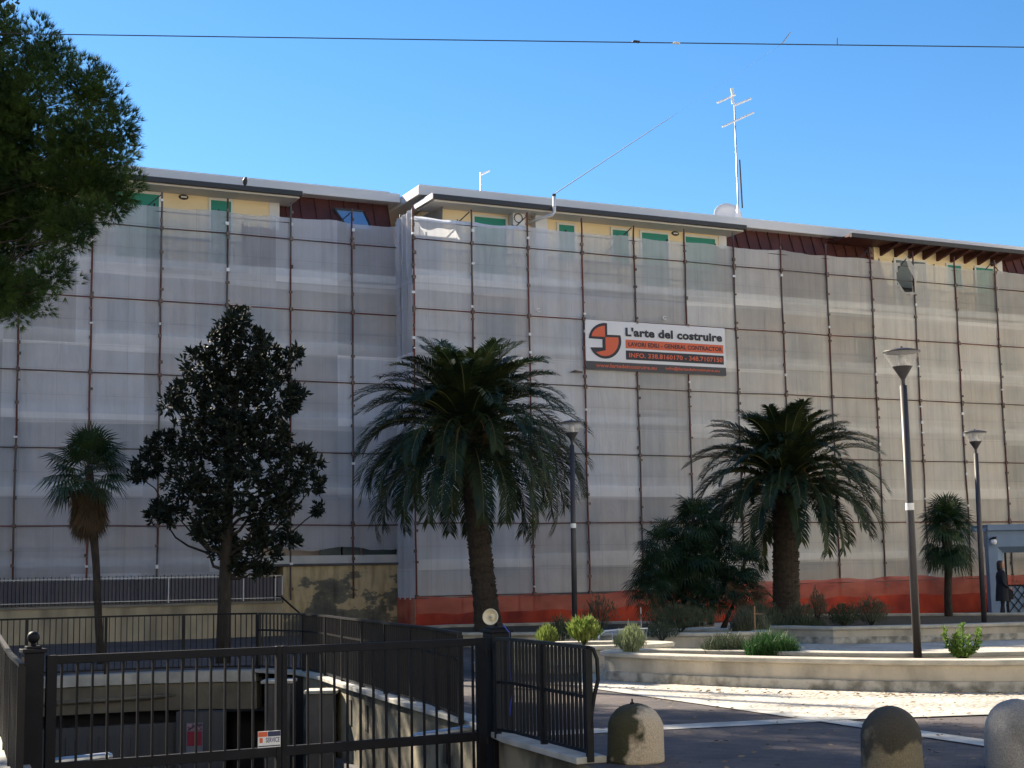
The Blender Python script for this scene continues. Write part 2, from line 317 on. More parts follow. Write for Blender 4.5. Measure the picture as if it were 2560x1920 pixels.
def pebble_mat():
    m = mat('pale_cobbles', (.5,.46,.4), .8)
    N = m.node_tree.nodes; L = m.node_tree.links; P = N['Principled BSDF']
    tc = N.new('ShaderNodeTexCoord'); vo = N.new('ShaderNodeTexVoronoi'); vo.inputs['Scale'].default_value = 13; L.new(tc.outputs['Object'], vo.inputs['Vector'])
    cr = N.new('ShaderNodeValToRGB'); cr.color_ramp.elements[0].color = (.62,.57,.49,1); cr.color_ramp.elements[1].color = (.47,.44,.39,1); cr.color_ramp.elements[1].position = .75
    L.new(vo.outputs['Distance'], cr.inputs[0])
    nz = N.new('ShaderNodeTexNoise'); nz.inputs['Scale'].default_value = 1.1; nz.inputs['Detail'].default_value = 8; L.new(tc.outputs['Object'], nz.inputs['Vector'])
    c2 = N.new('ShaderNodeValToRGB'); c2.color_ramp.elements[0].position = .35; c2.color_ramp.elements[0].color = (.68,.67,.66,1); c2.color_ramp.elements[1].position = .6
    L.new(nz.outputs['Fac'], c2.inputs[0])
    mx = N.new('ShaderNodeMix'); mx.data_type = 'RGBA'; mx.blend_type = 'MULTIPLY'; mx.inputs[0].default_value = 1
    L.new(cr.outputs[0], mx.inputs[6]); L.new(c2.outputs[0], mx.inputs[7]); L.new(mx.outputs[2], P.inputs['Base Color'])
    bp = N.new('ShaderNodeBump'); bp.inputs['Strength'].default_value = .8; bp.inputs['Distance'].default_value = .03; bp.invert = True
    L.new(vo.outputs['Distance'], bp.inputs['Height']); L.new(bp.outputs[0], P.inputs['Normal']); return m
M['pebble'] = pebble_mat()
def bollard_mat(name, stone, moss, seed, side):
    m = mat(name, stone, .95, bump=.4, bscale=60)
    N = m.node_tree.nodes; L = m.node_tree.links; P = N['Principled BSDF']
    tc = N.new('ShaderNodeTexCoord'); sx = N.new('ShaderNodeSeparateXYZ'); L.new(tc.outputs['Object'], sx.inputs[0])
    mp = N.new('ShaderNodeMapping'); mp.inputs['Location'].default_value = (seed, 0, 0); L.new(tc.outputs['Object'], mp.inputs[0])
    nz = N.new('ShaderNodeTexNoise'); nz.inputs['Scale'].default_value = 3.2; nz.inputs['Detail'].default_value = 9; L.new(mp.outputs[0], nz.inputs['Vector'])
    a = N.new('ShaderNodeMath'); a.operation = 'MULTIPLY_ADD'; a.inputs[1].default_value = -side; L.new(sx.outputs['X'], a.inputs[0]); L.new(nz.outputs['Fac'], a.inputs[2])
    b = N.new('ShaderNodeMath'); b.operation = 'MULTIPLY_ADD'; b.inputs[1].default_value = .75; L.new(sx.outputs['Z'], b.inputs[0]); L.new(a.outputs[0], b.inputs[2])
    cr = N.new('ShaderNodeValToRGB'); cr.color_ramp.elements[0].position = .61; cr.color_ramp.elements[0].color = (*stone,1); cr.color_ramp.elements[1].position = .70; cr.color_ramp.elements[1].color = (*moss,1)
    L.new(b.outputs[0], cr.inputs[0])
    sp = N.new('ShaderNodeTexNoise'); sp.inputs['Scale'].default_value = 90; sp.inputs['Detail'].default_value = 3; L.new(tc.outputs['Object'], sp.inputs['Vector'])
    c2 = N.new('ShaderNodeValToRGB'); c2.color_ramp.elements[0].position = .42; c2.color_ramp.elements[0].color = (.80,.80,.80,1); c2.color_ramp.elements[1].position = .58; c2.color_ramp.elements[1].color = (1.08,1.08,1.08,1)
    L.new(sp.outputs['Fac'], c2.inputs[0])
    mx = N.new('ShaderNodeMix'); mx.data_type = 'RGBA'; mx.blend_type = 'MULTIPLY'; mx.inputs[0].default_value = 1
    L.new(cr.outputs[0], mx.inputs[6]); L.new(c2.outputs[0], mx.inputs[7]); L.new(mx.outputs[2], P.inputs['Base Color']); return m
M['cardboard'] = mat('cream_horn', (.75,.70,.58), .5)
M['ball_lamp'] = mat('opal_globe', (.78,.80,.85), .3)
M['lampglass'] = mat('lamp_glass', (.75,.75,.75), .15, alpha=.28)
M['blueribbon'] = mat('blue_ribbon', (.02,.05,.42), .5)
M['sticker'] = mat('white_sticker', (.8,.8,.8), .6)
M['banner_w'] = mat('banner_white', (.74,.74,.77), .6, (.70,.70,.73), scale=.8)
M['banner_o'] = mat('banner_orange', (.68,.12,.05), .6)
M['banner_d'] = mat('banner_dark', (.02,.022,.035), .6)
M['banner_g'] = mat('banner_grey', (.055,.055,.065), .6)
M['poster_red'] = mat('poster_red', (.30,.02,.05), .6)
M['extwall'] = mat('street_building_wall', (.74,.68,.58), .9, (.68,.62,.53), scale=.5)
M['skin'] = mat('skin', (.48,.27,.19), .6)
M['hair'] = mat('dark_hair', (.02,.012,.01), .5)
M['coat'] = mat('navy_coat', (.010,.012,.022), .85)
M['trousers'] = mat('navy_trousers', (.008,.010,.02), .9)

# ================================================================== SETTING
RIGHT = [(3.2,5.2),(1.6,10.0),(.57,13.1),(-.09,14.8),(-.46,16.3),(-1.08,18),(-1.8,20),(-2.62,22.3),(-3.05,23.6),(-3.62,24.9),(-4.5,25.75)]
FAR = [(-4.5,25.75),(-5.3,25.85),(-6.25,25.7),(-7.4,25.25),(-8.6,24.6)]
LEFT = [(-8.6,24.6),(-6.2,18),(-4.4,13.3),(-3.9,12),(-1.5,5.6)]
PIT = RIGHT + FAR[1:] + LEFT[1:]
mb = MB(); S = 400
mb.poly([(-S,-S),(S,-S),(S,S),(-S,S)], z=0, holes=[PIT])
g = struct(mb.build('ground', M['paving'])); fixn(g)
# ramp floor
def rz(y): return -2.35 if y > 21 else (0 if y < 5 else -2.35*(y-5)/16)
mb = MB()
ys = [3, 5.2, 10, 13.1, 16.3, 18, 20, 21, 26.5, 31]
for a, b in zip(ys[:-1], ys[1:]):
    mb.quad((-10,a,rz(a)),(5,a,rz(a)),(5,b,rz(b)),(-10,b,rz(b)))
# strip near the street is under the ground sheet; lower it a little
mb.v = [(x,y,z-.03) for x,y,z in mb.v]
struct(mb.build('garage_ramp', mat('ramp_asphalt',(.06,.06,.065),.9,(.09,.088,.085),scale=2)))
# pebble area and pale strips
mb = MB()
mb.poly([tuple(atZ(x,y,0))[:2] for x,y in [(1452,1722),(1527,1726),(2056,1799),(2560,1781),(3100,1763),(3300,1585),(2100,1545),(1480,1570),(1452,1640)]], z=.004)
struct(fixn(mb.build('pebble_paving', M['pebble'])))
def strip(pxs, wdt, z):
    P = [Vector(atZ(x,y,0)) for x,y in pxs]; mb = MB(); P = [Vector((p.x,p.y,0)) for p in P]
    d = (P[-1]-P[0]).normalized(); nn = Vector((-d.y,d.x,0))*wdt/2
    for a,b in zip(P[:-1],P[1:]):
        k = 12
        for i in range(k):
            p = a.lerp(b,i/k); q = a.lerp(b,(i+1)/k)
            mb.quad((p-nn)+Vector((0,0,z)),(q-nn)+Vector((0,0,z)),(q+nn)+Vector((0,0,z)),(p+nn)+Vector((0,0,z)))
    return struct(fixn(mb.build('paving_strip', M['kerb'])))
strip([(1300,1838),(2056,1800)], .42, .008)
strip([(1440,1712),(2056,1800),(2700,1895)], .34, .012)
strip([(2056,1800),(3100,1763)], .34, .016)

# kerb along the ramp (own things: low retaining walls)
def offset(pts, d):
    out = []
    for i, p in enumerate(pts):
        a = Vector(pts[max(i-1,0)]).to_2d() if False else Vector((pts[max(i-1,0)][0],pts[max(i-1,0)][1]))
        b = Vector((pts[min(i+1,len(pts)-1)][0],pts[min(i+1,len(pts)-1)][1])); t = (b-a).normalized()
        out.append((p[0]-t.y*d, p[1]+t.x*d))
    return out
def ribbon_wall(mb, pts, d0, d1, z0, z1, mi=0):
    a = offset(pts, d0); b = offset(pts, d1)
    for i in range(len(pts)-1):
        f = lambda q, z: (q[0], q[1], z)
        mb.add([f(a[i],z0),f(a[i+1],z0),f(b[i+1],z0),f(b[i],z0),f(a[i],z1),f(a[i+1],z1),f(b[i+1],z1),f(b[i],z1)],
               [(0,3,2,1),(4,5,6,7),(0,1,5,4),(2,3,7,6)]+([(3,0,4,7)] if i==0 else [])+([(1,2,6,5)] if i==len(pts)-2 else []), mi)
# right side retaining wall (normal toward -x): inside of pit = left of direction of travel
rw = empty('retaining_wall', (RIGHT[2][0],RIGHT[2][1],0), 0, 'weathered stone retaining wall along the right side of the sunken garage ramp', 'wall')
def child(o, p):
    o.parent = p; o.location = (-p.location.x, -p.location.y, -p.location.z); return o
mb = MB(); ribbon_wall(mb, RIGHT[:10], .0, -.3, -2.5, -.004); 
child(mb.build('wall', M['rampwall']), rw)
mb = MB(); ribbon_wall(mb, RIGHT[2:], .07, -.22, .0, .06); child(fixn(mb.build('coping', M['kerb'], bevel=.008)), rw)
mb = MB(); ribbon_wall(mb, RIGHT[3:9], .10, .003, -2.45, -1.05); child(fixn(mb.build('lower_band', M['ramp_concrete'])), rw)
for t0 in (6.35, 6.75, 4.6):    # scuppers
    i = int(t0); fr = t0-i; p = Vector(RIGHT[i]).lerp(Vector(RIGHT[i+1]), fr); t = (Vector(RIGHT[i+1])-Vector(RIGHT[i])).normalized()
    mb = MB(); mb.obox((p.x-t.y*.005, p.y+t.x*.005, -.33), Vector((t.x,t.y,0))*.06, Vector((-t.y,t.x,0))*.012, Vector((0,0,.18)))
    child(mb.build('drain_slot', M['dark']), rw)
mb = MB(); ribbon_wall(mb, LEFT, .0, -.3, -2.5, -.004)
lw = empty('retaining_wall', (LEFT[2][0],LEFT[2][1],0), 0, 'retaining wall below the dark fence on the left side of the ramp', 'wall')
child(mb.build('wall', M['rampwall']), lw)
mb = MB(); ribbon_wall(mb, LEFT[:4], .07, -.5, .0, .07); child(fixn(mb.build('coping', M['kerb'], bevel=.008)), lw)
for o in (rw, lw):
    for c in o.children: fixn(c)

# garage front under the far side
gf = empty('garage_front', (FAR[2][0],FAR[2][1],-2.35), 0, 'underground garage entrance with grey door panels below the far railing', 'garage')
FP = [(-4.2,25.3)]+FAR[1:]
mb = MB(); ribbon_wall(mb, FAR, .0, -.35, -.16, .03); child(fixn(mb.build('kerb_band', M['kerb'], bevel=.008)), gf)
mb = MB(); ribbon_wall(mb, FAR, -.05, -.35, -.62, -.17); child(fixn(mb.build('lintel', M['beige'])), gf)
mb = MB(); mb.tube([(FAR[1][0]-.6,FAR[1][1]-.02,-.36),(FAR[2][0],FAR[2][1]-.03,-.38),(FAR[3][0],FAR[3][1]-.03,-.40),(FAR[3][0]-.6,FAR[3][1]-.3,-.42)], .035, 8); child(mb.build('pipe', M['beige'], smooth=True), gf)
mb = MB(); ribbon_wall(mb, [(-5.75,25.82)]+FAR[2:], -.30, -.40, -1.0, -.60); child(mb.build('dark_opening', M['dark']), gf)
mb = MB()
dp = [(-5.75,25.82)]+FAR[2:]
ribbon_wall(mb, dp, -.10, -.28, -2.4, -.84)
child(fixn(mb.build('garage_door', M['garage'])), gf)
mb = MB()
for a,b in zip(dp[:-1],dp[1:]):
    a=Vector(a); b=Vector(b); L=(b-a).length; t=(b-a)/L; k=int(L/.16)
    for i in range(k+1):
        p=a+t*i*L/max(k,1); mb.obox((p.x-t.y*-.085,p.y+t.x*-.085,-1.6), Vector((t.x,t.y,0))*.012, Vector((-t.y,t.x,0))*.012, Vector((0,0,.6)))
child(fixn(mb.build('door_ribs', M['garage'])), gf)
mb = MB(); mb.box(-5.80,-5.0,25.45,25.75,-2.4,-.625); child(mb.build('pillar', M['garage']), gf)
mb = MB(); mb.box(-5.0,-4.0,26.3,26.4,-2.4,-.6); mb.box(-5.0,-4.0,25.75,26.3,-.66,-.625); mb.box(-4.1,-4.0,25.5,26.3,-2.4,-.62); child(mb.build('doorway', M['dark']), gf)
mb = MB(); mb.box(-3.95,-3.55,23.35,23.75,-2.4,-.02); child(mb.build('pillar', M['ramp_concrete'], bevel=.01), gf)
mb = MB(); mb.box(-4.0,-3.5,23.3,23.8,-.02,.03); child(mb.build('pillar_cap', M['kerb'], bevel=.01), gf)
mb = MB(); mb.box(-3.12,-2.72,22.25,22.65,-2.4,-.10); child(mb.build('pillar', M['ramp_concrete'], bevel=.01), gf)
mb = MB(); mb.box(-3.17,-2.67,22.2,22.7,-.10,-.05); child(mb.build('pillar_cap', M['kerb'], bevel=.01), gf)

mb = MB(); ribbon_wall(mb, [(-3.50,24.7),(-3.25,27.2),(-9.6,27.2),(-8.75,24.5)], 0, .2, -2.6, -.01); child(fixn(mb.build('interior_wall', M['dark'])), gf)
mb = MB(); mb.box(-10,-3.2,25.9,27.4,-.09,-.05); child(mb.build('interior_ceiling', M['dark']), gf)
# ================================================================== RAILINGS
def railing(name, label, pts, zt=1.0, zb=.1, sp=.097, post_every=1.25, group='black bar fences round the ramp', mid=None, bw=.012, bd=.028, loc=None):
    L0 = Vector((pts[0][0], pts[0][1], 0)); root = empty(name, L0, 0, label, 'fence', group)
    cum = [0]
    for a, b in zip(pts[:-1], pts[1:]): cum.append(cum[-1]+(Vector(b)-Vector(a)).length)
    def P(d):
        d = min(max(d,0), cum[-1])
        for i in range(len(pts)-1):
            if d <= cum[i+1]+1e-9:
                t = (d-cum[i])/(cum[i+1]-cum[i]); p = Vector(pts[i]).lerp(Vector(pts[i+1]), t)
                tt = (Vector(pts[i+1])-Vector(pts[i])).normalized(); return Vector((p.x-L0.x,p.y-L0.y,0)), Vector((tt.x,tt.y,0))
    def rail(nm, z, w, h):
        mb = MB()
        for i in range(len(pts)-1):
            a = Vector((pts[i][0]-L0.x,pts[i][1]-L0.y,z)); b = Vector((pts[i+1][0]-L0.x,pts[i+1][1]-L0.y,z)); mb.bar(a, b, h, w)
        mb.build(nm, M['black_metal'], root)
    rail('top_rail', zt, .045, .03); rail('bottom_rail', zb, .03, .03)
    if mid: rail('middle_rail', mid, .02, .03)
    n = int(cum[-1]/sp); mb = MB(); posts = int(cum[-1]/post_every+.5)
    for i in range(n+1):
        p, t = P(cum[-1]*i/n); s_ = Vector((-t.y,t.x,0))
        mb.obox(p+Vector((0,0,(zt+zb)/2)), t*bw/2, s_*bd/2, Vector((0,0,(zt-zb)/2-.012)))
    o = mb.build('bars', M['black_metal'], root); o['kind'] = 'stuff' if n > 100 else 'part'
    if n <= 100: del o['kind']
    for i in range(posts+1):
        p, t = P(cum[-1]*i/max(posts,1)); s_ = Vector((-t.y,t.x,0)); mb = MB()
        mb.obox(p+Vector((0,0,zt/2)), t*.022, s_*.03, Vector((0,0,zt/2-.016))); mb.build('post', M['black_metal'], root)
    return root
RAILR = offset(RIGHT, -.06)
railing('bar_fence', 'short black bar fence with curled end between the gate post and the bollards', RAILR[2:4]+[(-.20,15.05)], mid=.57, sp=.088, post_every=1.05)
endp = Vector((RAILR[2][0],RAILR[2][1],0))
rt_ = bpy.data.objects['bar_fence']; mb = MB()
d_ = (Vector(RAILR[2])-Vector(RAILR[3])).normalized(); d3 = Vector((.94,-.1,0))
mb.tube([Vector((0,0,1.0))+d3*0, Vector((0,0,.985))+d3*.05, Vector((0,0,.90))+d3*.085, Vector((0,0,.72))+d3*.09, Vector((0,0,.58))+d3*.05, Vector((0,0,.42))+d3*.02, Vector((0,0,.1))], .018, 8)
mb.build('curled_end', M['black_metal'], rt_, smooth=True)
railing('bar_fence', 'long black bar fence running away from the gate post along the ramp', [(-.62,16.4)]+RAILR[5:11], mid=.72, sp=.105, post_every=1.3)
railing('bar_fence', 'black bar fence above the garage front and before the beige wall', offset(FAR,-.06)+[(-10.5,23.8),(-13,22.9)], sp=.098, post_every=1.25)
railing('bar_fence', 'dark bar fence at far left seen almost edge on', [(-8.5,24.0),(-6.3,18.1),(-4.62,13.6),(-3.95,11.9)], sp=.05, bd=.05, zt=1.0, post_every=1.3)

# ================================================================== GATE
gl, gr = Vector((-4.18,13.25,0)), Vector((-.33,15.25,0))
gd = (gr-gl).normalized(); gn = Vector((-gd.y,gd.x,0)); Lg = (gr-gl).length
gate = empty('driveway_gate', gl, math.atan2(gd.y,gd.x), 'wide dark grey metal driveway gate with vertical bars across the ramp', 'gate')
Zt, Zm, Zb = 1.0, 0.02, -.95
def gz(i): return 0
mb = MB(); mb.box(.0,Lg,-.03,.03,Zt-.075,Zt); mb.box(0,Lg,-.025,.025,Zm-.045,Zm+.045); mb.box(0,Lg,-.025,.025,Zb,Zb+.07)
for x0, wd in ((0,.09),(Lg*.5-.05,.05),(Lg*.5+.005,.05),(Lg-.09,.09)): mb.box(x0,x0+wd,-.034,.034,Zb,Zt+.004)
fixn(mb.build('frame', M['gate'], gate, bevel=.004))
nb = 32
for i in range(1,nb):
    x = Lg*i/nb
    if abs(x-Lg/2) < .07: continue
    mb = MB(); mb.box(x-.010,x+.010,-.012,.012,Zb+.05,Zt-.05); mb.build('bar', M['gate'], gate)
def actuator(x0, x1, z0, z1):
    mb = MB(); a=Vector((x0,.13,z0)); b=Vector((x1,.13,z1)); L=(b-a)
    mb.tube([a, a+L*.02, a+L*.94, b], [.02,.042,.042,.025], 12)
    mb.build('opener_arm', M['galv'], gate, smooth=False)
actuator(.05,.62,.05,.07); actuator(Lg-.1,Lg-.75,.08,.04)
def gatepost(loc, w, ztop, label, ball):
    r = empty('gate_post', loc, math.atan2(gd.y,gd.x), label, 'gate post', 'dark metal posts of the driveway gate')
    mb = MB(); mb.box(-w/2,w/2,-w/2,w/2,-1.5,ztop); mb.build('shaft', M['gate'], r, bevel=.006)
    mb = MB(); mb.box(-w/2-.02,w/2+.02,-w/2-.02,w/2+.02,ztop,ztop+.035); mb.box(-w/2+.02,w/2-.02,-w/2+.02,w/2-.02,ztop+.035,ztop+.06); mb.build('cap', M['gate'], r, bevel=.006)
    if ball:
        mb = MB(); mb.lathe([(.0,.0),(.025,.0),(.025,.03)]+[(.055*math.sin(a),.075-.055*math.cos(a)) for a in [R(k) for k in range(25,181,12)]]+[(0,.13)], 16, (0,0,ztop+.06)); mb.build('ball_finial', M['gate'], r, smooth=True)
    return r
gatepost(Vector((-4.30,13.25,0)), .17, 1.03, 'gate post with ball finial at the hinge side far left', True)
gatepost(Vector((-.20,15.35,0)), .22, 1.05, 'thick gate post carrying the cream horn lamp and the blue ribbon', False)
for zz in (.85, -.02):
    mb = MB(); mb.tube([(Lg+.01,-.02,zz-.04),(Lg+.01,-.02,zz+.04)], .03, 10); mb.build('hinge', M['gate'], gate)
# cream horn on the post
hp = atY(1229,1543,15.3)
horn = empty('horn_siren', (-.20,15.35,1.11), 0, 'round cream horn siren on top of the right gate post', 'siren')
mb = MB(); hc = Vector((hp.x+.20,-.05,hp.z-1.11)); ax = Vector((-.25,-.95,.12)).normalized(); q = ax.to_track_quat('Z','Y')
prof = [(.0,.02),(.022,.025),(.030,-.02),(.036,-.03),(.06,.03),(.071,.045),(.073,.04),(.06,.0),(.035,-.06),(.03,-.10),(.0,-.10)]
tmp = MB(); tmp.lathe(prof, 28); mb.add([q@(Vector(v)*1.15)+hc for v in tmp.v], tmp.f); mb.build('bell', M['cardboard'], horn, smooth=True)
tmp = MB(); tmp.lathe([(0,.055),(.012,.05),(.016,.03),(.016,-.02)],14); mb = MB(); mb.add([q@Vector(v)+hc for v in tmp.v], tmp.f); mb.build('driver', M['galv'], horn, smooth=True)
mb = MB(); mb.tube([(0,0,0),(0,0,.02),hc-ax*.08],[.03,.02,.02],10); mb.build('bracket', M['gate'], horn)
mb = MB(); off = Vector((.13,-.13,0))
pr_ = [(-.20+.07,15.22,1.13),(-.20+.13,15.20,1.05),(-.20+.125,15.18,.85),(-.20+.13,15.18,.62),(-.2+.16,15.17,.50),(-.2+.17,15.17,.42)]
for a,b in zip(pr_[:-1],pr_[1:]): mb.bar(a,b,.004,.022)
mb.tube([(-.2+.16,15.17,.50),(-.2+.13,15.17,.34),(-.2+.12,15.17,.22)],.006,6)
tag(mb.build('blue_ribbon', M['blueribbon']), 'bright blue ribbon hanging down the right gate post', 'ribbon')

# text helper
def text_mesh(body, name, m, parent, x, y, z, width, height, off=.012, spacing=1.0, gap=.30):
    cu = bpy.data.curves.new('t', 'FONT'); cu.body = body; cu.size = 1; cu.offset = off; cu.space_character = spacing; cu.resolution_u = 3
    ob = bpy.data.objects.new('t', cu); COL.objects.link(ob); dg = bpy.context.evaluated_depsgraph_get(); dg.update()
    me = bpy.data.meshes.new_from_object(ob.evaluated_get(dg)); bpy.data.objects.remove(ob); bpy.data.curves.remove(cu)
    xs = [v.co.x for v in me.vertices]; ys_ = [v.co.y for v in me.vertices]
    sx = width/(max(xs)-min(xs)); sy = height/(max(ys_)-min(ys_)); mx_, my_ = min(xs), min(ys_)
    for v in me.vertices: v.co = ((v.co.x-mx_)*sx+x, y, (v.co.y-my_)*sy+z)
    n = len(me.vertices); par = list(range(n))
    def find(a):
        while par[a] != a: par[a] = par[par[a]]; a = par[a]
        return a
    for e in me.edges: par[find(e.vertices[0])] = find(e.vertices[1])
    isl = {}
    for i in range(n): isl.setdefault(find(i), []).append(i)
    rng = sorted([(min(me.vertices[i].co.x for i in v), max(me.vertices[i].co.x for i in v), k) for k, v in isl.items()])
    words = []; cur = None
    for a, b_, k in rng:
        if cur is None or a-cur[0] > height*gap: cur = [b_, {k}]; words.append(cur)
        else: cur[0] = max(cur[0], b_); cur[1].add(k)
    for wd in words:
        mb = MB(); idx = {}
        for pl in me.polygons:
            if find(pl.vertices[0]) in wd[1]:
                f = []
                for vi in pl.vertices:
                    if vi not in idx: idx[vi] = len(mb.v); mb.v.append(tuple(me.vertices[vi].co))
                    f.append(idx[vi])
                mb.f.append(tuple(f)); mb.m.append(0)
        o = mb.build(name, m, parent)
    bpy.data.meshes.remove(me); return o
# small sign on the gate
sg = empty('notice_sign', gl+gd*2.05-gn*.05, math.atan2(gd.y,gd.x), 'small white and orange company sign tied on the gate bars', 'sign')
p0 = (0,0); SX0,SX1,SZ0,SZ1 = -.12,.10,.07,.22
mb = MB(); mb.box(SX0,SX1,-.008,.0,SZ0,SZ1); mb.build('board', M['sticker'], sg)
mb = MB(); mb.box(SX0+.002,SX0+.09,-.010,-.0085,SZ1-.05,SZ1-.004); mb.box(SX0+.015,SX0+.045,-.010,-.0085,SZ0+.045,SZ0+.09); mb.build('orange_print', M['banner_o'], sg)
mb = MB(); mb.box(SX0+.095,SX1-.002,-.010,-.0085,SZ1-.05,SZ1-.004); mb.box(SX0+.004,SX1-.004,-.010,-.0085,SZ0+.008,SZ0+.018); mb.build('blue_print', mat('navy_print',(.03,.035,.10),.6), sg)
text_mesh('SERVICE', 'lettering', mat('print_navy',(.05,.06,.2),.6), sg, SX0+.075, -.0105, SZ0+.045, .135, .045, .02)
# red poster on the garage pillar
pp = atY(487,1846,25.42)
po = empty('red_poster', (pp.x,25.42,pp.z), 0, 'dark red notice poster fixed on the garage pillar', 'poster')
mb = MB(); mb.box(-.14,.14,-.02,.0,-.24,.26); mb.build('backing', mat('poster_grey',(.18,.20,.26),.6), po)
mb = MB(); mb.box(-.125,.125,-.026,-.021,-.12,.12); mb.build('red_panel', M['poster_red'], po)
mb = MB(); mb.box(-.13,.13,-.026,-.021,.135,.245); mb.build('picture_panel', mat('poster_picture',(.08,.05,.10),.6,(.4,.25,.3),scale=14,contrast=(.5,.6)), po)
# ================================================================== BOLLARDS
def bollard(x, y, r, h, m, label, flat=.6):
    prof = [(0,0),(r*.99,0),(r,.02),(r*.985,h*flat*.5),(r*.97,h*flat)]
    for k in range(1,12):
        a = R(k*90/11); prof.append((r*.97*math.cos(a), h*flat+(h*(1-flat))*math.sin(a)))
    mb = MB(); mb.lathe(prof, 48); o = mb.build('stone_bollard', m, smooth=True, loc=(x,y,0)); tag(o, label, 'bollard', 'stone bollards along the plaza edge')
    tex = bpy.data.textures.new('rough', 'CLOUDS'); tex.noise_scale = .09; d = o.modifiers.new('d','DISPLACE'); d.texture = tex; d.strength = .018; d.mid_level=.5
    return o
b1 = atZ(1590,1903,0); b2 = atZ(2231,1926,0); b3 = atZ(2548,1921,0)
bollard(b1.x,b1.y,.252,.50, bollard_mat('mossy_stone_a',(.56,.46,.34),(.05,.048,.024),0,1.3), 'squat stone bollard with moss on its left side and a metal pin on top', .58)
bollard(b2.x,b2.y,.252,.52, bollard_mat('mossy_stone_b',(.24,.20,.13),(.065,.058,.045),3,.1), 'darkest mossy stone bollard between the other two', .5)
bollard(b3.x,b3.y,.27,.56, bollard_mat('granite',(.33,.32,.31),(.24,.235,.23),7,-.4), 'clean speckled granite bollard at the right picture edge', .5)
mb = MB(); mb.lathe([(0,0),(.02,0),(.02,.01),(.008,.018),(.007,.045),(0,.047)],12,(b1.x-.02,b1.y,.495)); tag(mb.build('metal_pin', M['gate'], smooth=True), 'tiny black metal pin standing on the left bollard', 'pin')
# ================================================================== PLANTERS
def inset(loop, d):
    n = len(loop); ar = sum(loop[i][0]*loop[(i+1)%n][1]-loop[(i+1)%n][0]*loop[i][1] for i in range(n)); sg_ = 1 if ar > 0 else -1; out = []
    for i in range(n):
        a = Vector(loop[i-1][:2]); b = Vector(loop[(i+1)%n][:2]); t = (b-a).normalized(); out.append((loop[i][0]-t.y*d*sg_, loop[i][1]+t.x*d*sg_))
    return out
def smooth_loop(loop, it=2):
    for _ in range(it):
        n = len(loop); out = []
        for i in range(n):
            a, b = loop[i], loop[(i+1)%n]
            out += [(a[0]*.75+b[0]*.25, a[1]*.75+b[1]*.25), (a[0]*.25+b[0]*.75, a[1]*.25+b[1]*.75)]
        loop = out
    return loop
def planter(loop, h, label, wallw=.30, soil=-.06, plinth=.14, sm=2):
    L = smooth_loop(loop, sm); cx = sum(p[0] for p in L)/len(L); cy = sum(p[1] for p in L)/len(L)
    L = [(x-cx,y-cy) for x,y in L]
    root = empty('planter', (cx,cy,0), 0, label, 'planter', 'low curved masonry planters on the plaza')
    def ring(nm, lo, li, z0, z1, m, bev=0):
        mb = MB(); n = len(lo)
        for i in range(n):
            j = (i+1)%n
            P = [(*lo[i],z0),(*lo[j],z0),(*li[j],z0),(*li[i],z0),(*lo[i],z1),(*lo[j],z1),(*li[j],z1),(*li[i],z1)]
            mb.add(P, [(4,5,6,7),(0,1,5,4),(2,3,7,6),(0,3,2,1)])
        o = mb.build(nm, m, root); bm = bmesh.new(); bm.from_mesh(o.data); bmesh.ops.remove_doubles(bm, verts=bm.verts, dist=1e-4); bmesh.ops.recalc_face_normals(bm, faces=bm.faces); bm.to_mesh(o.data); bm.free()
        if bev: b = o.modifiers.new('b','BEVEL'); b.width = bev; b.segments = 3; b.limit_method = 'ANGLE'
        return o
    ring('plinth', L, inset(L,.2), 0, plinth, M['plinth'], .015)
    ring('wall', inset(L,.05), inset(L,wallw), plinth, h-.07, M['planter'])
    ring('coping', inset(L,-.02), inset(L,wallw+.03), h-.07, h, M['coping'], .02)
    mb = MB(); mb.poly(inset(L,wallw-.01), z=h+soil); fixn(mb.build('soil', M['soil'], root)); return root
P1 = [(1.25,22.8),(1.7,22.1),(2.69,21.2),(3.89,20.35),(5.26,19.55),(6.72,19.2),(8.5,19.5),(10.5,20.5),(10.9,22.4),(8.5,21.6),(6.7,21.25),(5.3,21.5),(4.1,22.3),(2.9,23.0),(2.0,23.5),(1.4,23.4)]
planter(P1, .42, 'long curved beige planter in front, partly sunlit, around the tall street lamp')
planter([(-.9,24.9),(.3,24.15),(1.3,24.0),(2.2,24.2),(2.75,24.9),(2.2,25.6),(1,25.8),(-.5,25.9)], .44, 'small oval planter just behind the front planter near the fence end')
planter([(1.3,29.6),(2.4,28.7),(4.5,28.3),(5.1,29.1),(4.6,30.5),(2.6,30.9)], .42, 'middle planter holding dark bushes before the fan palm clump')
planter([(5.15,33.2),(6.7,31.5),(9,31.7),(11.3,32.2),(15,33),(16,37),(12,38.5),(6.4,40.2),(5.6,38)], .36, 'far right planter with the squat date palm and the second lamp', sm=0)
planter([(-3.2,33.4),(1,31.9),(4.4,32.6),(4.9,37.6),(2,38.2),(-3,37.5)], .32, 'far left planter bed with the biggest date palm', sm=1)
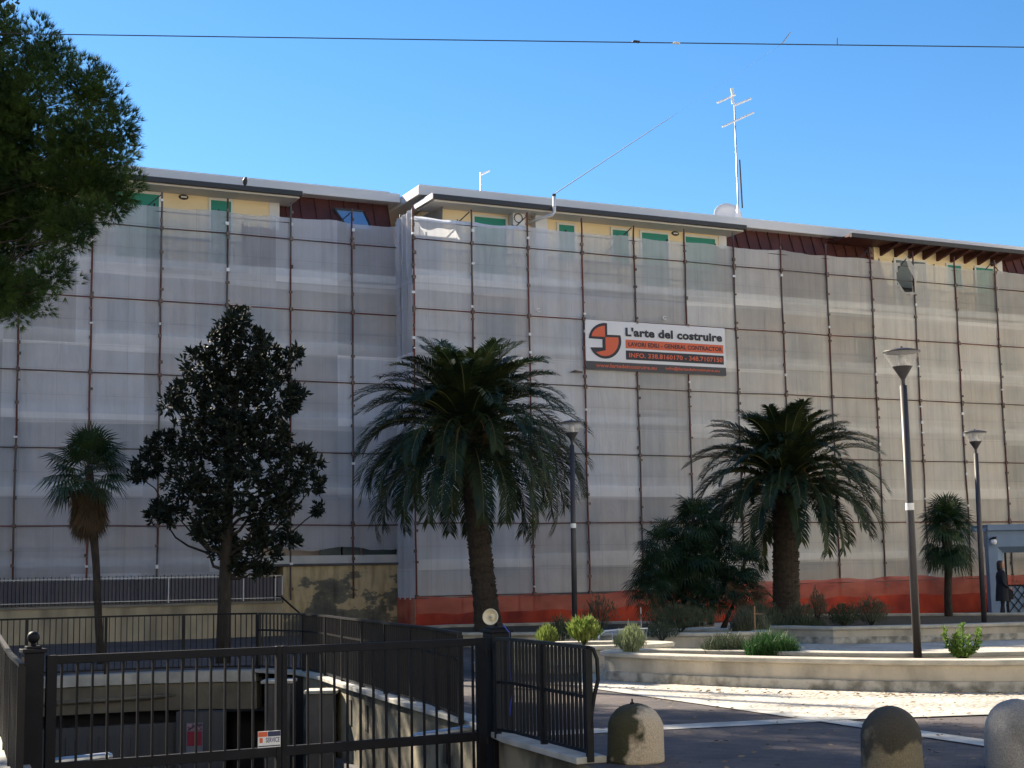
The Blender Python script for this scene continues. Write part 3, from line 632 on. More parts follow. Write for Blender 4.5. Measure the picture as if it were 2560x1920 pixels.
# ================================================================== STREET LAMPS
def street_lamp(base, top, rad, label, tagz=None):
    base, top = Vector(base), Vector(top); r = empty('street_lamp', base, 0, label, 'street lamp', 'grey street lamps with funnel heads'); H = top.z-base.z
    tilt = Vector((top.x-base.x, top.y-base.y, 0))
    f = lambda z: tilt*(z/H)+Vector((0,0,z))
    mb = MB(); mb.tube([f(0),f(H*.4),f(H-.57)],[rad,rad*.97,rad*.88],16); mb.build('pole', M['lampgrey'], r, smooth=True)
    c = f(H-.57); mb = MB(); mb.lathe([(rad*.5,0),(rad*.5,.06),(.03,.07),(.035,.10),(.14,.27),(.145,.275),(0,.275)],24,c); mb.build('funnel', M['lampgrey'], r)
    mb = MB(); mb.lathe([(.145,.277),(.262,.478)],28,c); mb.build('glass', M['lampglass'], r, smooth=True)
    mb = MB(); mb.lathe([(0,.277),(.055,.277),(.055,.44),(0,.44)],12,c); mb.build('bulb', M['sticker'], r, smooth=True)
    mb = MB(); mb.lathe([(.0,.48),(.255,.478),(.27,.485),(.262,.50),(.12,.535),(.02,.55),(.015,.57),(0,.57)],28,c); mb.build('lid', M['lampgrey'], r, smooth=True)
    if tagz:
        mb = MB(); q = f(tagz); mb.lathe([(rad*1.03,0),(rad*1.03,.10)],16,q); mb.build('sticker', M['sticker'], r, smooth=True)
    return r
def lampat(bx, by, tx, ty, Y, zb, label, tagpx=None):
    b = atY(bx,by,Y); t = atY(tx,ty,Y); b.z = zb
    tz = (atY(bx,tagpx,Y).z-zb) if tagpx else None
    return street_lamp(b, t, .06, label, tz)
lampat(2294,1635,2253,866,21.0,.3, 'tallest looking street lamp, standing in the front planter with a white sticker', 1275)
lampat(2460,1550,2437,1072,34.0,.25, 'farther street lamp beside the small fan palm at right')
lampat(1437,1565,1429,1048,32.2,.2, 'street lamp in front of the biggest date palm', 1320)
# ================================================================== BUILDING
B = at_facade('apartment_building', 'long apartment building behind scaffold nets with yellow dormers and dark red roof', 'building')
def bpart(name, mb, m, bevel=0, parent=B): return fixn(mb.build(name, m, parent, bevel=bevel))
YL, YR = 1.32, 0.0          # how far back the left section's scaffold line stands (local y)
WR, WL = YR+1.25, YL+1.25   # main wall planes
DR, DL = YR+1.3, YL+1.3     # dormer wall planes
S_END, S_BEG = 34, -24
mb = MB(); mb.box(.35,S_END,WR,WR+14,-.1,10.0); bpart('wall', mb, M['wall'])
mb = MB(); mb.box(S_BEG,.34,WL,WL+12.7,2.1,10.0); mb.box(S_BEG,-5.18,WL+.003,WL+12,-.2,2.1); bpart('wall', mb, M['wall'])
# mansard roof: slopes between wall top and fascia, with seams
def mansard(s0, s1, yb, y_t, z0=10.0, z1=12.72):
    mb = MB(); mb.add([(s0,yb,z0),(s1,yb,z0),(s1,y_t,z1),(s0,y_t,z1),(s0,y_t+3,z0),(s1,y_t+3,z0)], [(0,1,2,3),(0,3,4),(1,5,2)])
    n = int((s1-s0)/.42)
    for i in range(n+1):
        s_ = s0+(s1-s0)*i/n; mb.bar((s_,yb-.015,z0),(s_,y_t-.015,z1),.03,.05, side=Vector((1,0,0)))
    bpart('mansard_roof', mb, M['mansard'])
mansard(-4.2, .36, YL+.7, YL+1.75); mansard(-24,-14,YL+.7,YL+1.75); mansard(11.0, 17.6, YR+.6, YR+1.6); mansard(22.6, 34, YR+.6, YR+1.6)
# dormer blocks
mb = MB(); mb.box(-14.2,-3.42,DL,DL+8,10.0,12.55); bpart('dormer_wall', mb, M['cream'])
mb = MB(); mb.box(1.35,11.1,DR,DR+8,10.0,12.50); bpart('dormer_wall', mb, M['cream'])
mb = MB(); mb.box(17.4,22.9,DR,DR+8,10.0,12.39); bpart('dormer_wall', mb, M['cream'])
for (a,b,y) in ((-3.42,-3.12,DL-.02),(11.1,11.4,DR-.02),(22.9,23.15,DR-.02)):
    mb = MB(); mb.box(a,b,y,y+.5,10.0,12.4); bpart('corner_pilaster', mb, M['roofwhite'])
# dormer side cheek at the step
mb = MB(); mb.add([(1.34,DR-.02,10.0),(1.34,DR+3,10.0),(1.34,DR+3,12.32),(1.34,DR-.3,12.32)],[(0,1,2,3)]); bpart('dormer_cheek', mb, M['concrete'])
# eaves with gutters
def eave(s0, s1, yf, z, depth=1.3):
    mb = MB(); mb.box(s0,s1,yf+.03,yf+depth,z-.07,z+.02); bpart('soffit', mb, M['soffit'])
    mb = MB(); mb.box(s0-.06,s1+.06,yf-.09,yf+.025,z-.02,z+.125); mb.box(s0-.06,s1+.06,yf-.03,yf+depth,z+.024,z+.09); bpart('gutter', mb, M['gutter'], .01)
eave(-14.5,-2.75,YL+.5,12.38); eave(.85,11.55,YR+.5,12.33); 
mb = MB(); mb.box(.76,.785,YR+.40,YR+2.0,12.30,12.47); bpart('eave_end_board', mb, M['roofwhite'])
# right dormer: deep timber overhang
mb = MB(); mb.box(15.6,23.7,YR+.3,YR+2,12.40,12.46); bpart('soffit', mb, M['mansard'])
mb = MB(); mb.box(15.6,23.7,YR+.2,YR+.29,12.36,12.50); bpart('gutter', mb, M['gutter'])
for i in range(9):
    s_ = 17.7+i*.62; mb = MB(); mb.add([(s_-.05,YR+.35,12.34),(s_+.05,YR+.35,12.34),(s_+.05,DR,12.10),(s_-.05,DR,12.10),(s_-.05,YR+.35,12.395),(s_+.05,YR+.35,12.395),(s_+.05,DR,12.395),(s_-.05,DR,12.395)],[(0,1,2,3),(4,5,6,7),(0,1,5,4),(1,2,6,5),(2,3,7,6),(3,0,4,7)]); bpart('rafter', mb, M['mansard'])
# flat roof slab with white fascia
mb = MB(); mb.box(-24,.64,YL+1.3,YL+14,12.68,12.96); bpart('roof_fascia', mb, M['roofwhite'], .02)
mb = MB(); mb.box(.66,34,YR+1.2,YR+14,12.60,12.88); bpart('roof_fascia', mb, M['roofwhite'], .02)
mb = MB(); mb.box(.67,34,YR+1.205,YR+1.22,12.875,12.91); mb.box(-24,.30,YL+1.305,YL+1.32,12.955,12.99); bpart('drip_edge', mb, M['white_metal'])
# windows
def window(s0, s1, z0, z1, y, shut='shutter', parent=B):
    mb = MB(); t = .07
    mb.box(s0-t,s1+t,y-.04,y+.02,z1,z1+t); mb.box(s0-t,s1+t,y-.06,y+.02,z0-t,z0); mb.box(s0-t,s0,y-.04,y+.02,z0,z1); mb.box(s1,s1+t,y-.04,y+.02,z0,z1)
    f = bpart('window', mb, M['frame'])
    mb = MB(); mb.box(s0,s1,y-.025,y-.004,z0,z1); 
    k = int((z1-z0)/.07)
    if shut == 'shutter':
        for i in range(k): mb.box(s0+.01,s1-.01,y-.032,y-.0255,z0+(z1-z0)*i/k+.01,z0+(z1-z0)*i/k+.045)
    fixn(mb.build('shutter' if shut=='shutter' else 'pane', M['shutter' if shut=='shutter' else 'glass_dull'], f))
for (x0,x1,y1) in ((288,397,483),(527,577,498)):
    a,_ = fac(x0,y1,-DL); b,_ = fac(x1,y1,-DL); window(a,b,10.1,12.22,DL)
for (x0,x1,y1) in ((1185,1263,545),(1396,1434,562),(1530,1569,574),(1603,1668,582),(1712,1786,594)):
    a,_ = fac(x0,y1,-DR); b,z = fac((x0+x1)/2,y1,-DR); b,_ = fac(x1,y1,-DR); window(a,b,10.1 if b-a>.9 else 11.0,12.12,DR)
window(18.3,19.6,10.1,12.0,DR,'g')
for a,b,c in ((20.6,21.2,11.2),(21.9,22.7,10.1)): window(a,b,c,12.0,DR)
for z0,z1 in ((7.3,9.35),(4.4,6.4),(1.5,3.45)):
    for s_ in (3.15,5.9,8.3,10.9,14.2,17.0,20.3,23.0,26.0): window(s_-.55,s_+.55,z0,z1,WR,'g')
for z0,z1 in ((7.3,9.35),(4.4,6.4)):
    for s_ in (-13.5,-10.3,-7.5,-5.1,-3.6,-1.1): window(s_-.45,s_+.45,z0,z1,WL,'g')
# floor bands and balconies railing on the top terrace
for z in (9.75,6.75,3.75):
    mb = MB(); mb.box(.3,S_END,WR-.06,WR+.1,z,z+.22); mb.box(S_BEG,.3,WL-.06,WL+.1,z,z+.22) if z>4 or True else None; bpart('floor_band', mb, M['roofwhite'])
for (s0,s1,y) in ((1.5,11.2,WR-.02),(-14,-3.5,WL-.02),(17.5,23,WR-.02)):
    mb = MB(); mb.box(s0,s1,y-.02,y+.02,11.0,11.05); mb.box(s0,s1,y-.015,y+.015,10.12,10.16); n=int((s1-s0)/.19)
    for i in range(n+1): s_=s0+(s1-s0)*i/n; mb.box(s_-.009,s_+.009,y-.01,y+.01,10.0,11.0)
    bpart('terrace_railing', mb, M['thinpipe'])
# skylight in the left mansard
a,z0_ = fac(845,522,-YL-2.1); b,_ = fac(893,525,-YL-2.1)
def on_mans(s_, z): t=(z-10)/2.72; return (s_, YL+.7+1.05*t-.05, z)
mb = MB(); mb.add([on_mans(a+.05,11.75),on_mans(b+.2,11.75),on_mans(b,12.38),on_mans(a-.3,12.38)],[(0,1,2,3)]); sk = bpart('skylight', mb, M['skyglass'])
mb = MB(); pts_=[on_mans(a+.05,11.75),on_mans(b+.2,11.75),on_mans(b,12.38),on_mans(a-.3,12.38)]
for i in range(4): mb.bar(pts_[i],pts_[(i+1)%4],.06,.05)
fixn(mb.build('frame', M['gutter'], sk))
# oval vents on the dormer walls
for x,y,YY in ((459,493,-DL),(1688,584,-DR)):
    s_,z = fac(x,y,YY); mb = MB(); tmp = MB(); tmp.lathe([(.0,.03),(.07,.03),(.105,.02),(.11,0)],20); mb.add([(s_+v[0]*1.3,-YY-v[2],z+v[1]*.7) for v in tmp.v], tmp.f); bpart('wall_light', mb, M['gutter'])
    mb = MB(); mb.box(s_-.08,s_+.08,-YY-.04,-YY-.031,z-.02,z+.02); bpart('lens', mb, M['sticker'], parent=B.children[-1])
# white block beside the AC and base wall of the left part
a,_=fac(1338,548,-DR+.3); b,_=fac(1351,548,-DR+.3)
mb = MB(); mb.box(a,b+.22,DR-.32,DR,10.0,12.3); bpart('flue_box', mb, M['roofwhite'])
# base: recessed window strip and peeling wall
mb = MB(); mb.box(-5.2,.3,YL+.9,YL+1.2,-.3,2.05); mb.box(S_BEG,-5.2,YL+.02,YL+1.2,-.3,.88); mb.box(-5.2,-3.35,YL+.02,YL+.9,-.3,.88); bpart('base_wall', mb, mat('beige_base_wall', (.46,.39,.27), .95, (.27,.235,.17), scale=2.0, detail=9, contrast=(.42,.66), stretch=(1,1,.3), bump=.3))
mb = MB(); mb.box(-3.35,.25,YL+.03,YL+.9,-.3,1.86); bpart('peeling_wall', mb, M['peel'])
mb = MB(); mb.box(-4.6,.25,YL-.03,YL+.95,1.862,1.93); bpart('ledge', mb, M['ramp_concrete'], .01)
for (x0,x1) in ((799,848),(856,898),(906,990)):
    a,_=fac(x0,1385,-YL-.9); b,_=fac(x1,1385,-YL-.9); mb=MB(); mb.box(a,b,YL+.86,YL+.897,1.98,2.5); bpart('base_window', mb, M['glass_dull'])
mb = MB(); mb.box(-20,-3.4,YL-.03,YL+.95,.882,.95); bpart('terrace_slab', mb, M['concrete'], .01)
# AC unit, chimney flue, antennas
a,z = fac(1297,546,-DR+.3); ac = at_facade('air_conditioner', 'small white air conditioner box high on the yellow wall', 'air conditioner')
mb = MB(); mb.box(a-.2,a+.2,DR-.32,DR-.03,z-.22,z+.2); mb.build('case', M['roofwhite'], ac, bevel=.01)
mb = MB(); tmp=MB(); tmp.lathe([(.14,0),(.15,.012),(.12,.012),(.12,.0)],20)
mb.add([(a-.03+v[0],DR-.321-v[2],z+v[1]) for v in tmp.v],tmp.f); mb.build('fan_grille', M['gutter'], ac)
fl = at_facade('flue_pipe', 'white flue pipe with black cap bending out over the gutter', 'flue')
s1,zt = fac(1385,487,-.33); _,zb_ = fac(1385,535,-.33)
mb = MB(); mb.tube([(s1-.45,DR,zb_-.12),(s1-.35,.7,zb_-.1),(s1-.05,.36,zb_-.02),(s1,.33,zb_+.06),(s1,.33,zt-.02)],.05,12); mb.build('pipe', M['roofwhite'], fl, smooth=True)
mb = MB(); mb.tube([(s1,.33,zt-.05),(s1,.33,zt+.02)],.058,12); mb.build('cap', M['gutter'], fl)
mb = MB(); mb.tube([(s1,.33,zb_+.2),(s1,.33,zb_+.23)],.06,12); mb.build('collar', M['galv'], fl)
def antenna(label, px_, ytop, ybot, yoff, booms, rad=.03, lattice=False):
    r = at_facade('television_antenna', label, 'antenna', 'aerials on the roof')
    s0,zt = fac(px_[0],ytop,-yoff); s1_,zb = fac(px_[1],ybot,-yoff); zb=min(zb,13.1)
    mb = MB(); mb.tube([(s1_,yoff,12.9),(s1_,yoff,zb+.3),(s0,yoff,zt)],[rad*1.3,rad,rad*.7],8); mb.build('mast', M['galv'], r, smooth=True)
    for (xa,ya,xb,yb,th_) in booms:
        a = fac(xa,ya,-yoff); b = fac(xb,yb,-yoff); mb = MB(); A=Vector((a[0],yoff,a[1])); Bv=Vector((b[0],yoff,b[1]))
        mb.tube([A,Bv],th_,6); k=9
        for i in range(k):
            p=A.lerp(Bv,(i+.5)/k); mb.tube([p+Vector((-.05,-.12,.0))*1,p+Vector((.05,.12,0))],.006,4)
        mb.build('boom', M['white_metal'], r)
    return r
an = antenna('tall television aerial mast with several booms beside the dish', (1836,1847), 262, 546, 3.5, [(1793,257,1838,237,.04),(1838,263,1878,246,.04),(1806,317,1884,281,.04)], .032)
s_,z = fac(1827,242,-3.5)
for dz,(ax_) in ((.16,.05),(-.16,-.05)):
    mb = MB(); mb.obox((s_,3.4,z+dz),Vector((.05,0,.02)),Vector((0,.02,0)),Vector((-.02,0,.12))); mb.build('reflector', M['white_metal'], an)
s_,z0_ = fac(1843,400,-3.5); _,z1_ = fac(1845,520,-3.5); mb = MB(); mb.tube([(s_+.06,3.45,z0_),(s_+.1,3.45,z1_)],.03,6); mb.build('cable', M['gutter'], an)
s_,zb = fac(1845,546,-3.5)
mb = MB(); mb.add([(s_-.2,3.3,12.9),(s_+.22,3.3,12.9),(s_+.2,3.7,12.9),(s_-.2,3.7,12.9),(s_+.0,3.5,14.1)],[(0,1,4),(1,2,4),(2,3,4),(3,0,4)]); mb.build('base', M['roofwhite'], an)
antenna('small television aerial on the roof above the first yellow dormer', (1201,1201), 430, 478, 5, [(1202,437,1224,427,.03)], .02)
di = at_facade('satellite_dish', 'large pale satellite dish at the foot of the tall aerial', 'satellite dish')
s_,z = fac(1822,552,-3.9); mb = MB(); tmp = MB(); tmp.lathe([(.0,.0),(.2,.02),(.4,.08),(.58,.18),(.59,.19),(.58,.205),(.38,.10),(0,.02)],28)
q = Vector((-.3,-.9,.3)).normalized().to_track_quat('Z','Y'); mb.add([q@Vector((v[0]*.85,v[1]*.85,v[2]*.85))+Vector((s_,4.0,z+.12)) for v in tmp.v], tmp.f); mb.build('reflector', M['roofwhite'], di, smooth=True)
mb = MB(); mb.tube([(s_,4.05,12.9),(s_,4.05,z+.1)],.04,8); mb.build('stand', M['galv'], di)
bp_ = at_facade('roof_bird', 'tiny dark bird on the roof edge above the left yellow wall', 'bird')
s_,z = fac(610,462,-YL-.6); mb = MB()
bm_pts=[(0,.0,.0),(0,0,.08),(.0,0,.16),(.02,0,.24),(.05,0,.27)]; mb.tube([(s_+p[0],YL+.5,12.50+p[2]) for p in bm_pts],[.015,.06,.075,.045,.012],8); mb.build('body', M['gutter'], bp_, smooth=True)
# ================================================================== SCAFFOLD
ROWS = [.98,2.98,4.98,6.98,8.98,10.98]
def scaffold(label, poles, y, s0, s1, zbase, rows, redset, name='scaffold'):
    r = at_facade(name, label, 'scaffold', 'scaffolds on the facade')
    for i, s_ in enumerate(poles):
        mb = MB(); pts=[]; z=zbase
        while z < 12.0: pts.append((s_+random.uniform(-.012,.012), y+random.uniform(-.01,.01), z)); z += .9
        pts.append((s_, y, 12.0+random.uniform(-.05,.06)))
        mb.tube(pts, .026, 8)
        z = zbase+.3
        while z < 11.9:
            if random.random() < .75: mb.obox((s_+random.uniform(-.03,.03), y-.02, z), Vector((random.uniform(.02,.05),0,0)), Vector((0,.03,0)), Vector((0,0,random.uniform(.02,.05))), 2 if random.random()<.16 else 1)
            z += random.uniform(.25,.6)
        for zr in rows: mb.obox((s_, y-.02, zr), Vector((.045,0,0)), Vector((0,.04,0)), Vector((0,0,.05)), 1)
        o = mb.build('pole', [M['pole_red'] if i in redset else M['pole'], M['coupler'], M['sticker']], r)
        mb = MB(); mb.tube([(s_,y+1.0,zbase),(s_,y+1.0,11.9)],.024,6); mb.build('inner_pole', M['thinpipe'], r, smooth=True)
    for zr in rows:
        mb = MB(); pts=[(s0,y-.01,zr)]+[(s_,y-.015,zr+random.uniform(-.012,.012)) for s_ in poles if s0<s_<s1]+[(s1,y-.01,zr)]; mb.tube(pts,.016,8); mb.build('guard_rail', M['pole_red'] if zr in (8.98,2.98) else M['pole'], r, smooth=True)
        mb = MB(); mb.tube([(s0,y+.08,zr-.58),(s1,y+.08,zr-.58)],.02,6); mb.tube([(s0,y+1.0,zr),(s1,y+1.0,zr)],.015,6); mb.build('inner_rail', M['thinpipe'], r)
        dz = zr-1.03
        if dz > zbase+.1:
            mb = MB(); mb.box(s0,s1,y+.16,y+.98,dz-.05,dz); mb.build('deck', M['deck'], r)
            mb = MB(); mb.box(s0,s1,y+.11,y+.135,dz-.02,dz+.2); mb.build('toe_board', M['toe'], r)
    ps = poles
    for i in range(len(ps)-1):
        for zr in rows:
            if random.random() < .62 and zr-.9>zbase:
                mb = MB(); mb.tube([(ps[i],y+.13,zr-.75),(ps[i+1],y+.13,zr+.95)] if random.random()<.85 else [(ps[i],y+.13,zr+.95),(ps[i+1],y+.13,zr-.75)],.019,6); mb.build('diagonal_brace', M['thinpipe'], r)
    return r
PR = [1.7948*i for i in range(0,19)]
LS = -10.43+.04
PLs = [LS+1.8076*i for i in range(-4,6)]
scR = scaffold('rusty tube scaffold across the projecting right part of the facade', PR, 0, 0, PR[-1], 0, ROWS, {0,2,3})
scL = scaffold('tube scaffold across the recessed left part of the facade above the terrace', PLs, YL, PLs[0], .0, .95, ROWS[1:], {5})
# top guard rails in the free strip above the deck
mb = MB(); mb.tube([(0,.05,11.5),(PR[-1],.05,11.5)],.014,6); mb.build('inner_rail', M['thinpipe'], scR)
mb = MB(); mb.tube([(PLs[0],YL+.05,11.45),(-3.2,YL+.05,11.45)],.014,6); mb.build('inner_rail', M['thinpipe'], scL)
# ================================================================== NETS
from mathutils import noise as mnoise
def net(name, label, s0, s1, y, zb, zt, m, step=.18, hole=None, amp=.035, tops=None, side=False, ripple=1, group='grey debris nets on the scaffold', parent=None, bay=1.7948, orig=0, kind=None):
    ns = max(2,int((s1-s0)/step)); hh = zt-(zb(s0) if callable(zb) else zb); nz = max(2,int(12/step)) if hh > 3 else max(2,int(hh/(step*.5))); mb = MB()
    def P(i, j):
        s_ = s0+(s1-s0)*i/ns; zt_ = zt+(tops(s_) if tops else 0); zb_ = zb(s_) if callable(zb) else zb
        z = zb_+(zt_-zb_)*j/nz
        bx = abs(math.sin(math.pi*((s_-orig)/bay)))       # 0 at the poles
        d = amp*bx*(1.0+1.2*mnoise.noise(Vector((s_*.6,z*.5,3.1+y))))+.018*bx*mnoise.noise(Vector((s_*2.4,z*.6,9)))
        return (s_, y-d*ripple, z) if not side else (s_, y, z)
    for i in range(ns):
        for j in range(nz):
            a,b,c,d = P(i,j),P(i+1,j),P(i+1,j+1),P(i,j+1)
            if hole:
                cs=(a[0]+c[0])/2; cz=(a[2]+c[2])/2
                if hole(cs,cz): continue
            o = len(mb.v); mb.add([a,b,c,d],[(0,1,2,3)])
    o = mb.build(name, m, parent, smooth=True)
    bm = bmesh.new(); bm.from_mesh(o.data); bmesh.ops.remove_doubles(bm, verts=bm.verts, dist=1e-4); bm.to_mesh(o.data); bm.free()
    if not parent: o.location = A0; o.rotation_euler.z = TH
    return o
hs0,hz1 = fac(2241,636,0); hs1,hz0 = fac(2284,733,0); hcs,_ = fac(2262,640,0); 
def pin(s_, z, poly):
    c = False; n = len(poly)
    for i in range(n):
        (x1,y1),(x2,y2) = poly[i],poly[(i+1)%n]
        if (y1>z)!=(y2>z) and s_ < (x2-x1)*(z-y1)/(y2-y1)+x1: c = not c
    return c
HP = [fac(x,y,.02) for x,y in ((2258,634),(2284,655),(2284,732),(2262,733),(2242,708),(2241,688))]
topR = lambda s_: .02*math.sin(s_*2.1)+.05*abs(math.sin(math.pi*s_/1.7948))*-.6+.03*mnoise.noise(Vector((s_*1.7,0,0)))
nets = at_facade('debris_net', 'big translucent grey net covering the projecting right scaffold', 'netting', 'grey debris nets on the scaffold')
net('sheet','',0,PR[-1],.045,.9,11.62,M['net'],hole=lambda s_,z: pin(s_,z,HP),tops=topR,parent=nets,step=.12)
def bands(parent, s0, s1, y, zcs, bay, orig):
    for k,zc in enumerate(zcs):
        a = s0
        while a < s1-.2:
            b = min(s1, a+bay*random.choice((1,2,2,3))); 
            if random.random() < .86:
                z = zc+random.uniform(-.07,.07); hh = random.uniform(.10,.24); sl_ = random.uniform(-.02,.02)
                net('overlap_band','',a+.01,b-.01,y,(lambda s_,z=z,hh=hh,k=k,sl_=sl_: z-hh+.03*mnoise.noise(Vector((s_*.6,k*7.+3,0)))+sl_*(s_-a)),z+hh*.9,M['net2'],parent=parent,step=.25,orig=orig,bay=bay,tops=lambda s_,k=k:.04*mnoise.noise(Vector((s_*.5,k*7.,0))))
            a = b
random.seed(77)
bands(nets, 0, PR[-1], .026, (9.78,7.82,5.82,3.86,1.9), 1.7948, 0)
# torn flap
mb = MB(); P_=[fac(x,y,.05) for x,y in ((2262,634),(2292,680),(2287,735),(2283,700),(2270,668))]
pts3=[(p[0],-.06-.05*(i%2),p[1]) for i,p in enumerate(P_)]; mb.add(pts3,[(0,1,4),(1,3,4),(1,2,3)]); mb.build('torn_flap', M['net'], nets)
mb = MB(); P_=[fac(x,y,.05) for x,y in ((2241,700),(2250,722),(2262,736),(2288,736),(2288,731),(2262,730),(2246,705))]
mb.add([(p[0],-.04,p[1]) for p in P_],[(0,1,6),(1,5,6),(1,2,5),(2,3,4,5)]); mb.build('torn_flap', M['net'], nets)
# folded white top edge between the first two bays
mb = MB(); n=40
for i in range(n):
    s_a=.06+3.5*i/n; s_b=.06+3.5*(i+1)/n
    def tp(s_): return 11.62+topR(s_)+.005
    def w_(s_): return .22+.10*mnoise.noise(Vector((s_*2,5,0)))
    A=lambda s_:(s_,.03,tp(s_)-.10); Bq=lambda s_:(s_,.04+w_(s_)*.4,tp(s_)+.03); Cq=lambda s_:(s_,.05+w_(s_)*2,tp(s_)+.05-.02*math.sin(s_*5))
    mb.quad(A(s_a),A(s_b),Bq(s_b),Bq(s_a)); mb.quad(Bq(s_a),Bq(s_b),Cq(s_b),Cq(s_a))
mb.build('folded_top', M['nettop'], nets)
netl = at_facade('debris_net', 'bluish translucent net covering the recessed left scaffold', 'netting', 'grey debris nets on the scaffold')
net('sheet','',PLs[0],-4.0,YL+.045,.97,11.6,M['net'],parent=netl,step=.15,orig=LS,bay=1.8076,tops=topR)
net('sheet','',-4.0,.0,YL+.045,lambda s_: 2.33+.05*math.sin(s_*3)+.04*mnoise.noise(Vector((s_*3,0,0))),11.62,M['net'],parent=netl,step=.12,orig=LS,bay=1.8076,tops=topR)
bands(netl, PLs[0], .0, YL+.026, (9.8,7.85,5.82,3.86), 1.8076, LS)
neth = at_facade('debris_net', 'narrow strip of net closing the step between both scaffold parts', 'netting', 'grey debris nets on the scaffold')
mb = MB(); ny=10; nz_=60
def PS(i,j): yy=.03+(YL)*i/ny; z=.9+(11.85-.9)*j/nz_ - (.1*i/ny if j==nz_ else 0); return (.0+.05*math.sin(i*2.2)+.03*mnoise.noise(Vector((i*.6,z*.8,0)))-.03, yy, z)
for i in range(ny):
    for j in range(nz_): mb.quad(PS(i,j),PS(i+1,j),PS(i+1,j+1),PS(i,j+1))
mb.build('sheet', M['netside'], neth, smooth=True)
orn = at_facade('orange_barrier', 'orange plastic barrier netting along the foot of the right scaffold', 'barrier')
otop = lambda s_: .10*mnoise.noise(Vector((s_*.5,0,2)))+.02*math.sin(s_*4)+min(.25,max(0,(s_-8)*.05))
net('upper_sheet','',-.05,PR[-1],-.05,.05,.97,M['orange'],parent=orn,step=.15,amp=.07,tops=otop)
net('lower_sheet','',-.05,PR[-1],-.09,.02,.52,M['orange2'],parent=orn,step=.15,amp=.09,tops=lambda s_: otop(s_)*.5+.06*mnoise.noise(Vector((s_*1.3,4,0))))
mb = MB()
for i in range(8):
    y0=YL*i/8; y1=YL*(i+1)/8; mb.quad((-.06,y0,.02),(-.06,y1,.02),(-.06,y1,.95),(-.06,y0,.95))
mb.build('side_sheet', M['orange'], orn)
mb = MB(); mb.tube([(-.1,-.1,.93),(6,-.1,.95),(12,-.1,1.08),(20,-.1,1.12)],.012,6); mb.build('top_cord', M['pole'], orn)
# diagonal strut before the peeling wall, terrace railing
tr = at_facade('terrace_railing', 'dark terrace railing with bright handrail lines above the beige base wall', 'railing')
mb = MB(); mb.box(-22,-3.45,YL-.12,YL-.09,1.61,1.630); mb.build('hand_rail', M['galv'], tr); mb = MB(); mb.box(-22,-3.45,YL-.12,YL-.09,1.02,1.036); mb.build('bottom_rail', M['galv'], tr)
mb = MB(); s_=-22
while s_<-3.5: mb.box(s_-.008,s_+.008,YL-.115,YL-.095,.96,1.66 if int(s_*10)%2 else 1.69); s_ += .095
tmpo = mb.build('bars', M['black_metal'], tr); tmpo['kind']='stuff'
for px_ in (421,608,688,705):
    s_,_=fac(px_,1450,-YL+.12); mb = MB(); mb.box(s_-.013,s_+.013,YL-.16,YL-.125,.96 if px_<700 else 1.1,1.62); mb.build('post', M['frame'] if px_ in (421,608) else M['galv'], tr)
mb = MB(); mb.box(-20,-3.4,YL-.06,YL-.02,.955,1.58); mb.build('screen_panel', mat('terrace_screen',(.13,.12,.145),.8,(.19,.18,.20),scale=1,stretch=(8,1,.2)), tr)
st = at_facade('handrail', 'dark sloping handrail in front of the peeling wall', 'handrail')
a=fac(703,1492,-YL+.6); b=fac(815,1592,-YL+.6); mb=MB(); mb.tube([(a[0],YL-.6,a[1]),(b[0],YL-.6,b[1])],.025,8); mb.build('rail', M['black_metal'], st)
mb=MB(); mb.tube([(b[0],YL-.6,b[1]),(b[0],YL-.6,-.1)],.02,8); mb.tube([(a[0],YL-.6,a[1]),(a[0],YL-.1,a[1])],.02,8); mb.build('post', M['black_metal'], st)
# ================================================================== BANNER
bn = at_facade('banner', 'white company banner with orange round logo hung on the scaffold', 'banner')
BS0,BS1,BZ0,BZ1 = 5.40,10.30,7.48,8.97
def bu(u_,v_): return (BS0+(BS1-BS0)*u_, BZ1-(BZ1-BZ0)*v_)
def brect(nm,u0,u1,v0,v1,m,y): 
    (a,b),(c,d) = bu(u0,v1),bu(u1,v0); mb=MB(); mb.box(a,c,y,y+.004,b,d); return mb.build(nm,m,bn)
mb = MB(); n=24
for i in range(n):
    a=BS0+(BS1-BS0)*i/n; b=BS0+(BS1-BS0)*(i+1)/n; mb.quad((a,-.06,BZ0),(b,-.06,BZ0),(b,-.06,BZ1),(a,-.06,BZ1)); mb.quad((b,-.045,BZ0),(a,-.045,BZ0),(a,-.045,BZ1),(b,-.045,BZ1))
mb.build('cloth', M['banner_w'], bn)
brect('grey_strip',0,1,.83,1,M['banner_g'],-.068)
brect('orange_bar',.277,.985,.36,.535,M['banner_o'],-.068); brect('dark_bar',.277,.985,.58,.765,M['banner_d'],-.068)
def lz(x,y): # zoomed-crop pixels of the banner to banner coordinates
    u_=(x-140)/1925; top=100+125*u_; h=695-35*u_; return bu(u_, (y-top)/h)
def logo(nm, pts, m, y):
    P=[lz(*p) for p in pts]; mb=MB(); mb.poly([(p[0],p[1],0) for p in P]); mb.v=[(v[0],y,v[1]) for v in mb.v]; return mb.build(nm,m,bn)
def arc(cx,cy,rx,ry,a0,a1,n=14): return [(cx+rx*math.cos(R(a0+(a1-a0)*i/n)), cy+ry*math.sin(R(a0+(a1-a0)*i/n))) for i in range(n+1)]
cx,cy=395,385
logo('logo_outline', [(430,155)]+[(430,315),(605,322)]+arc(400,400,215,248,-12,90)+arc(400,400,215,248,90,157)[1:]+[(205,490),(362,492),(362,378),(182,366)]+arc(400,372,218,222,180,270)[1:], M['banner_d'], -.069)
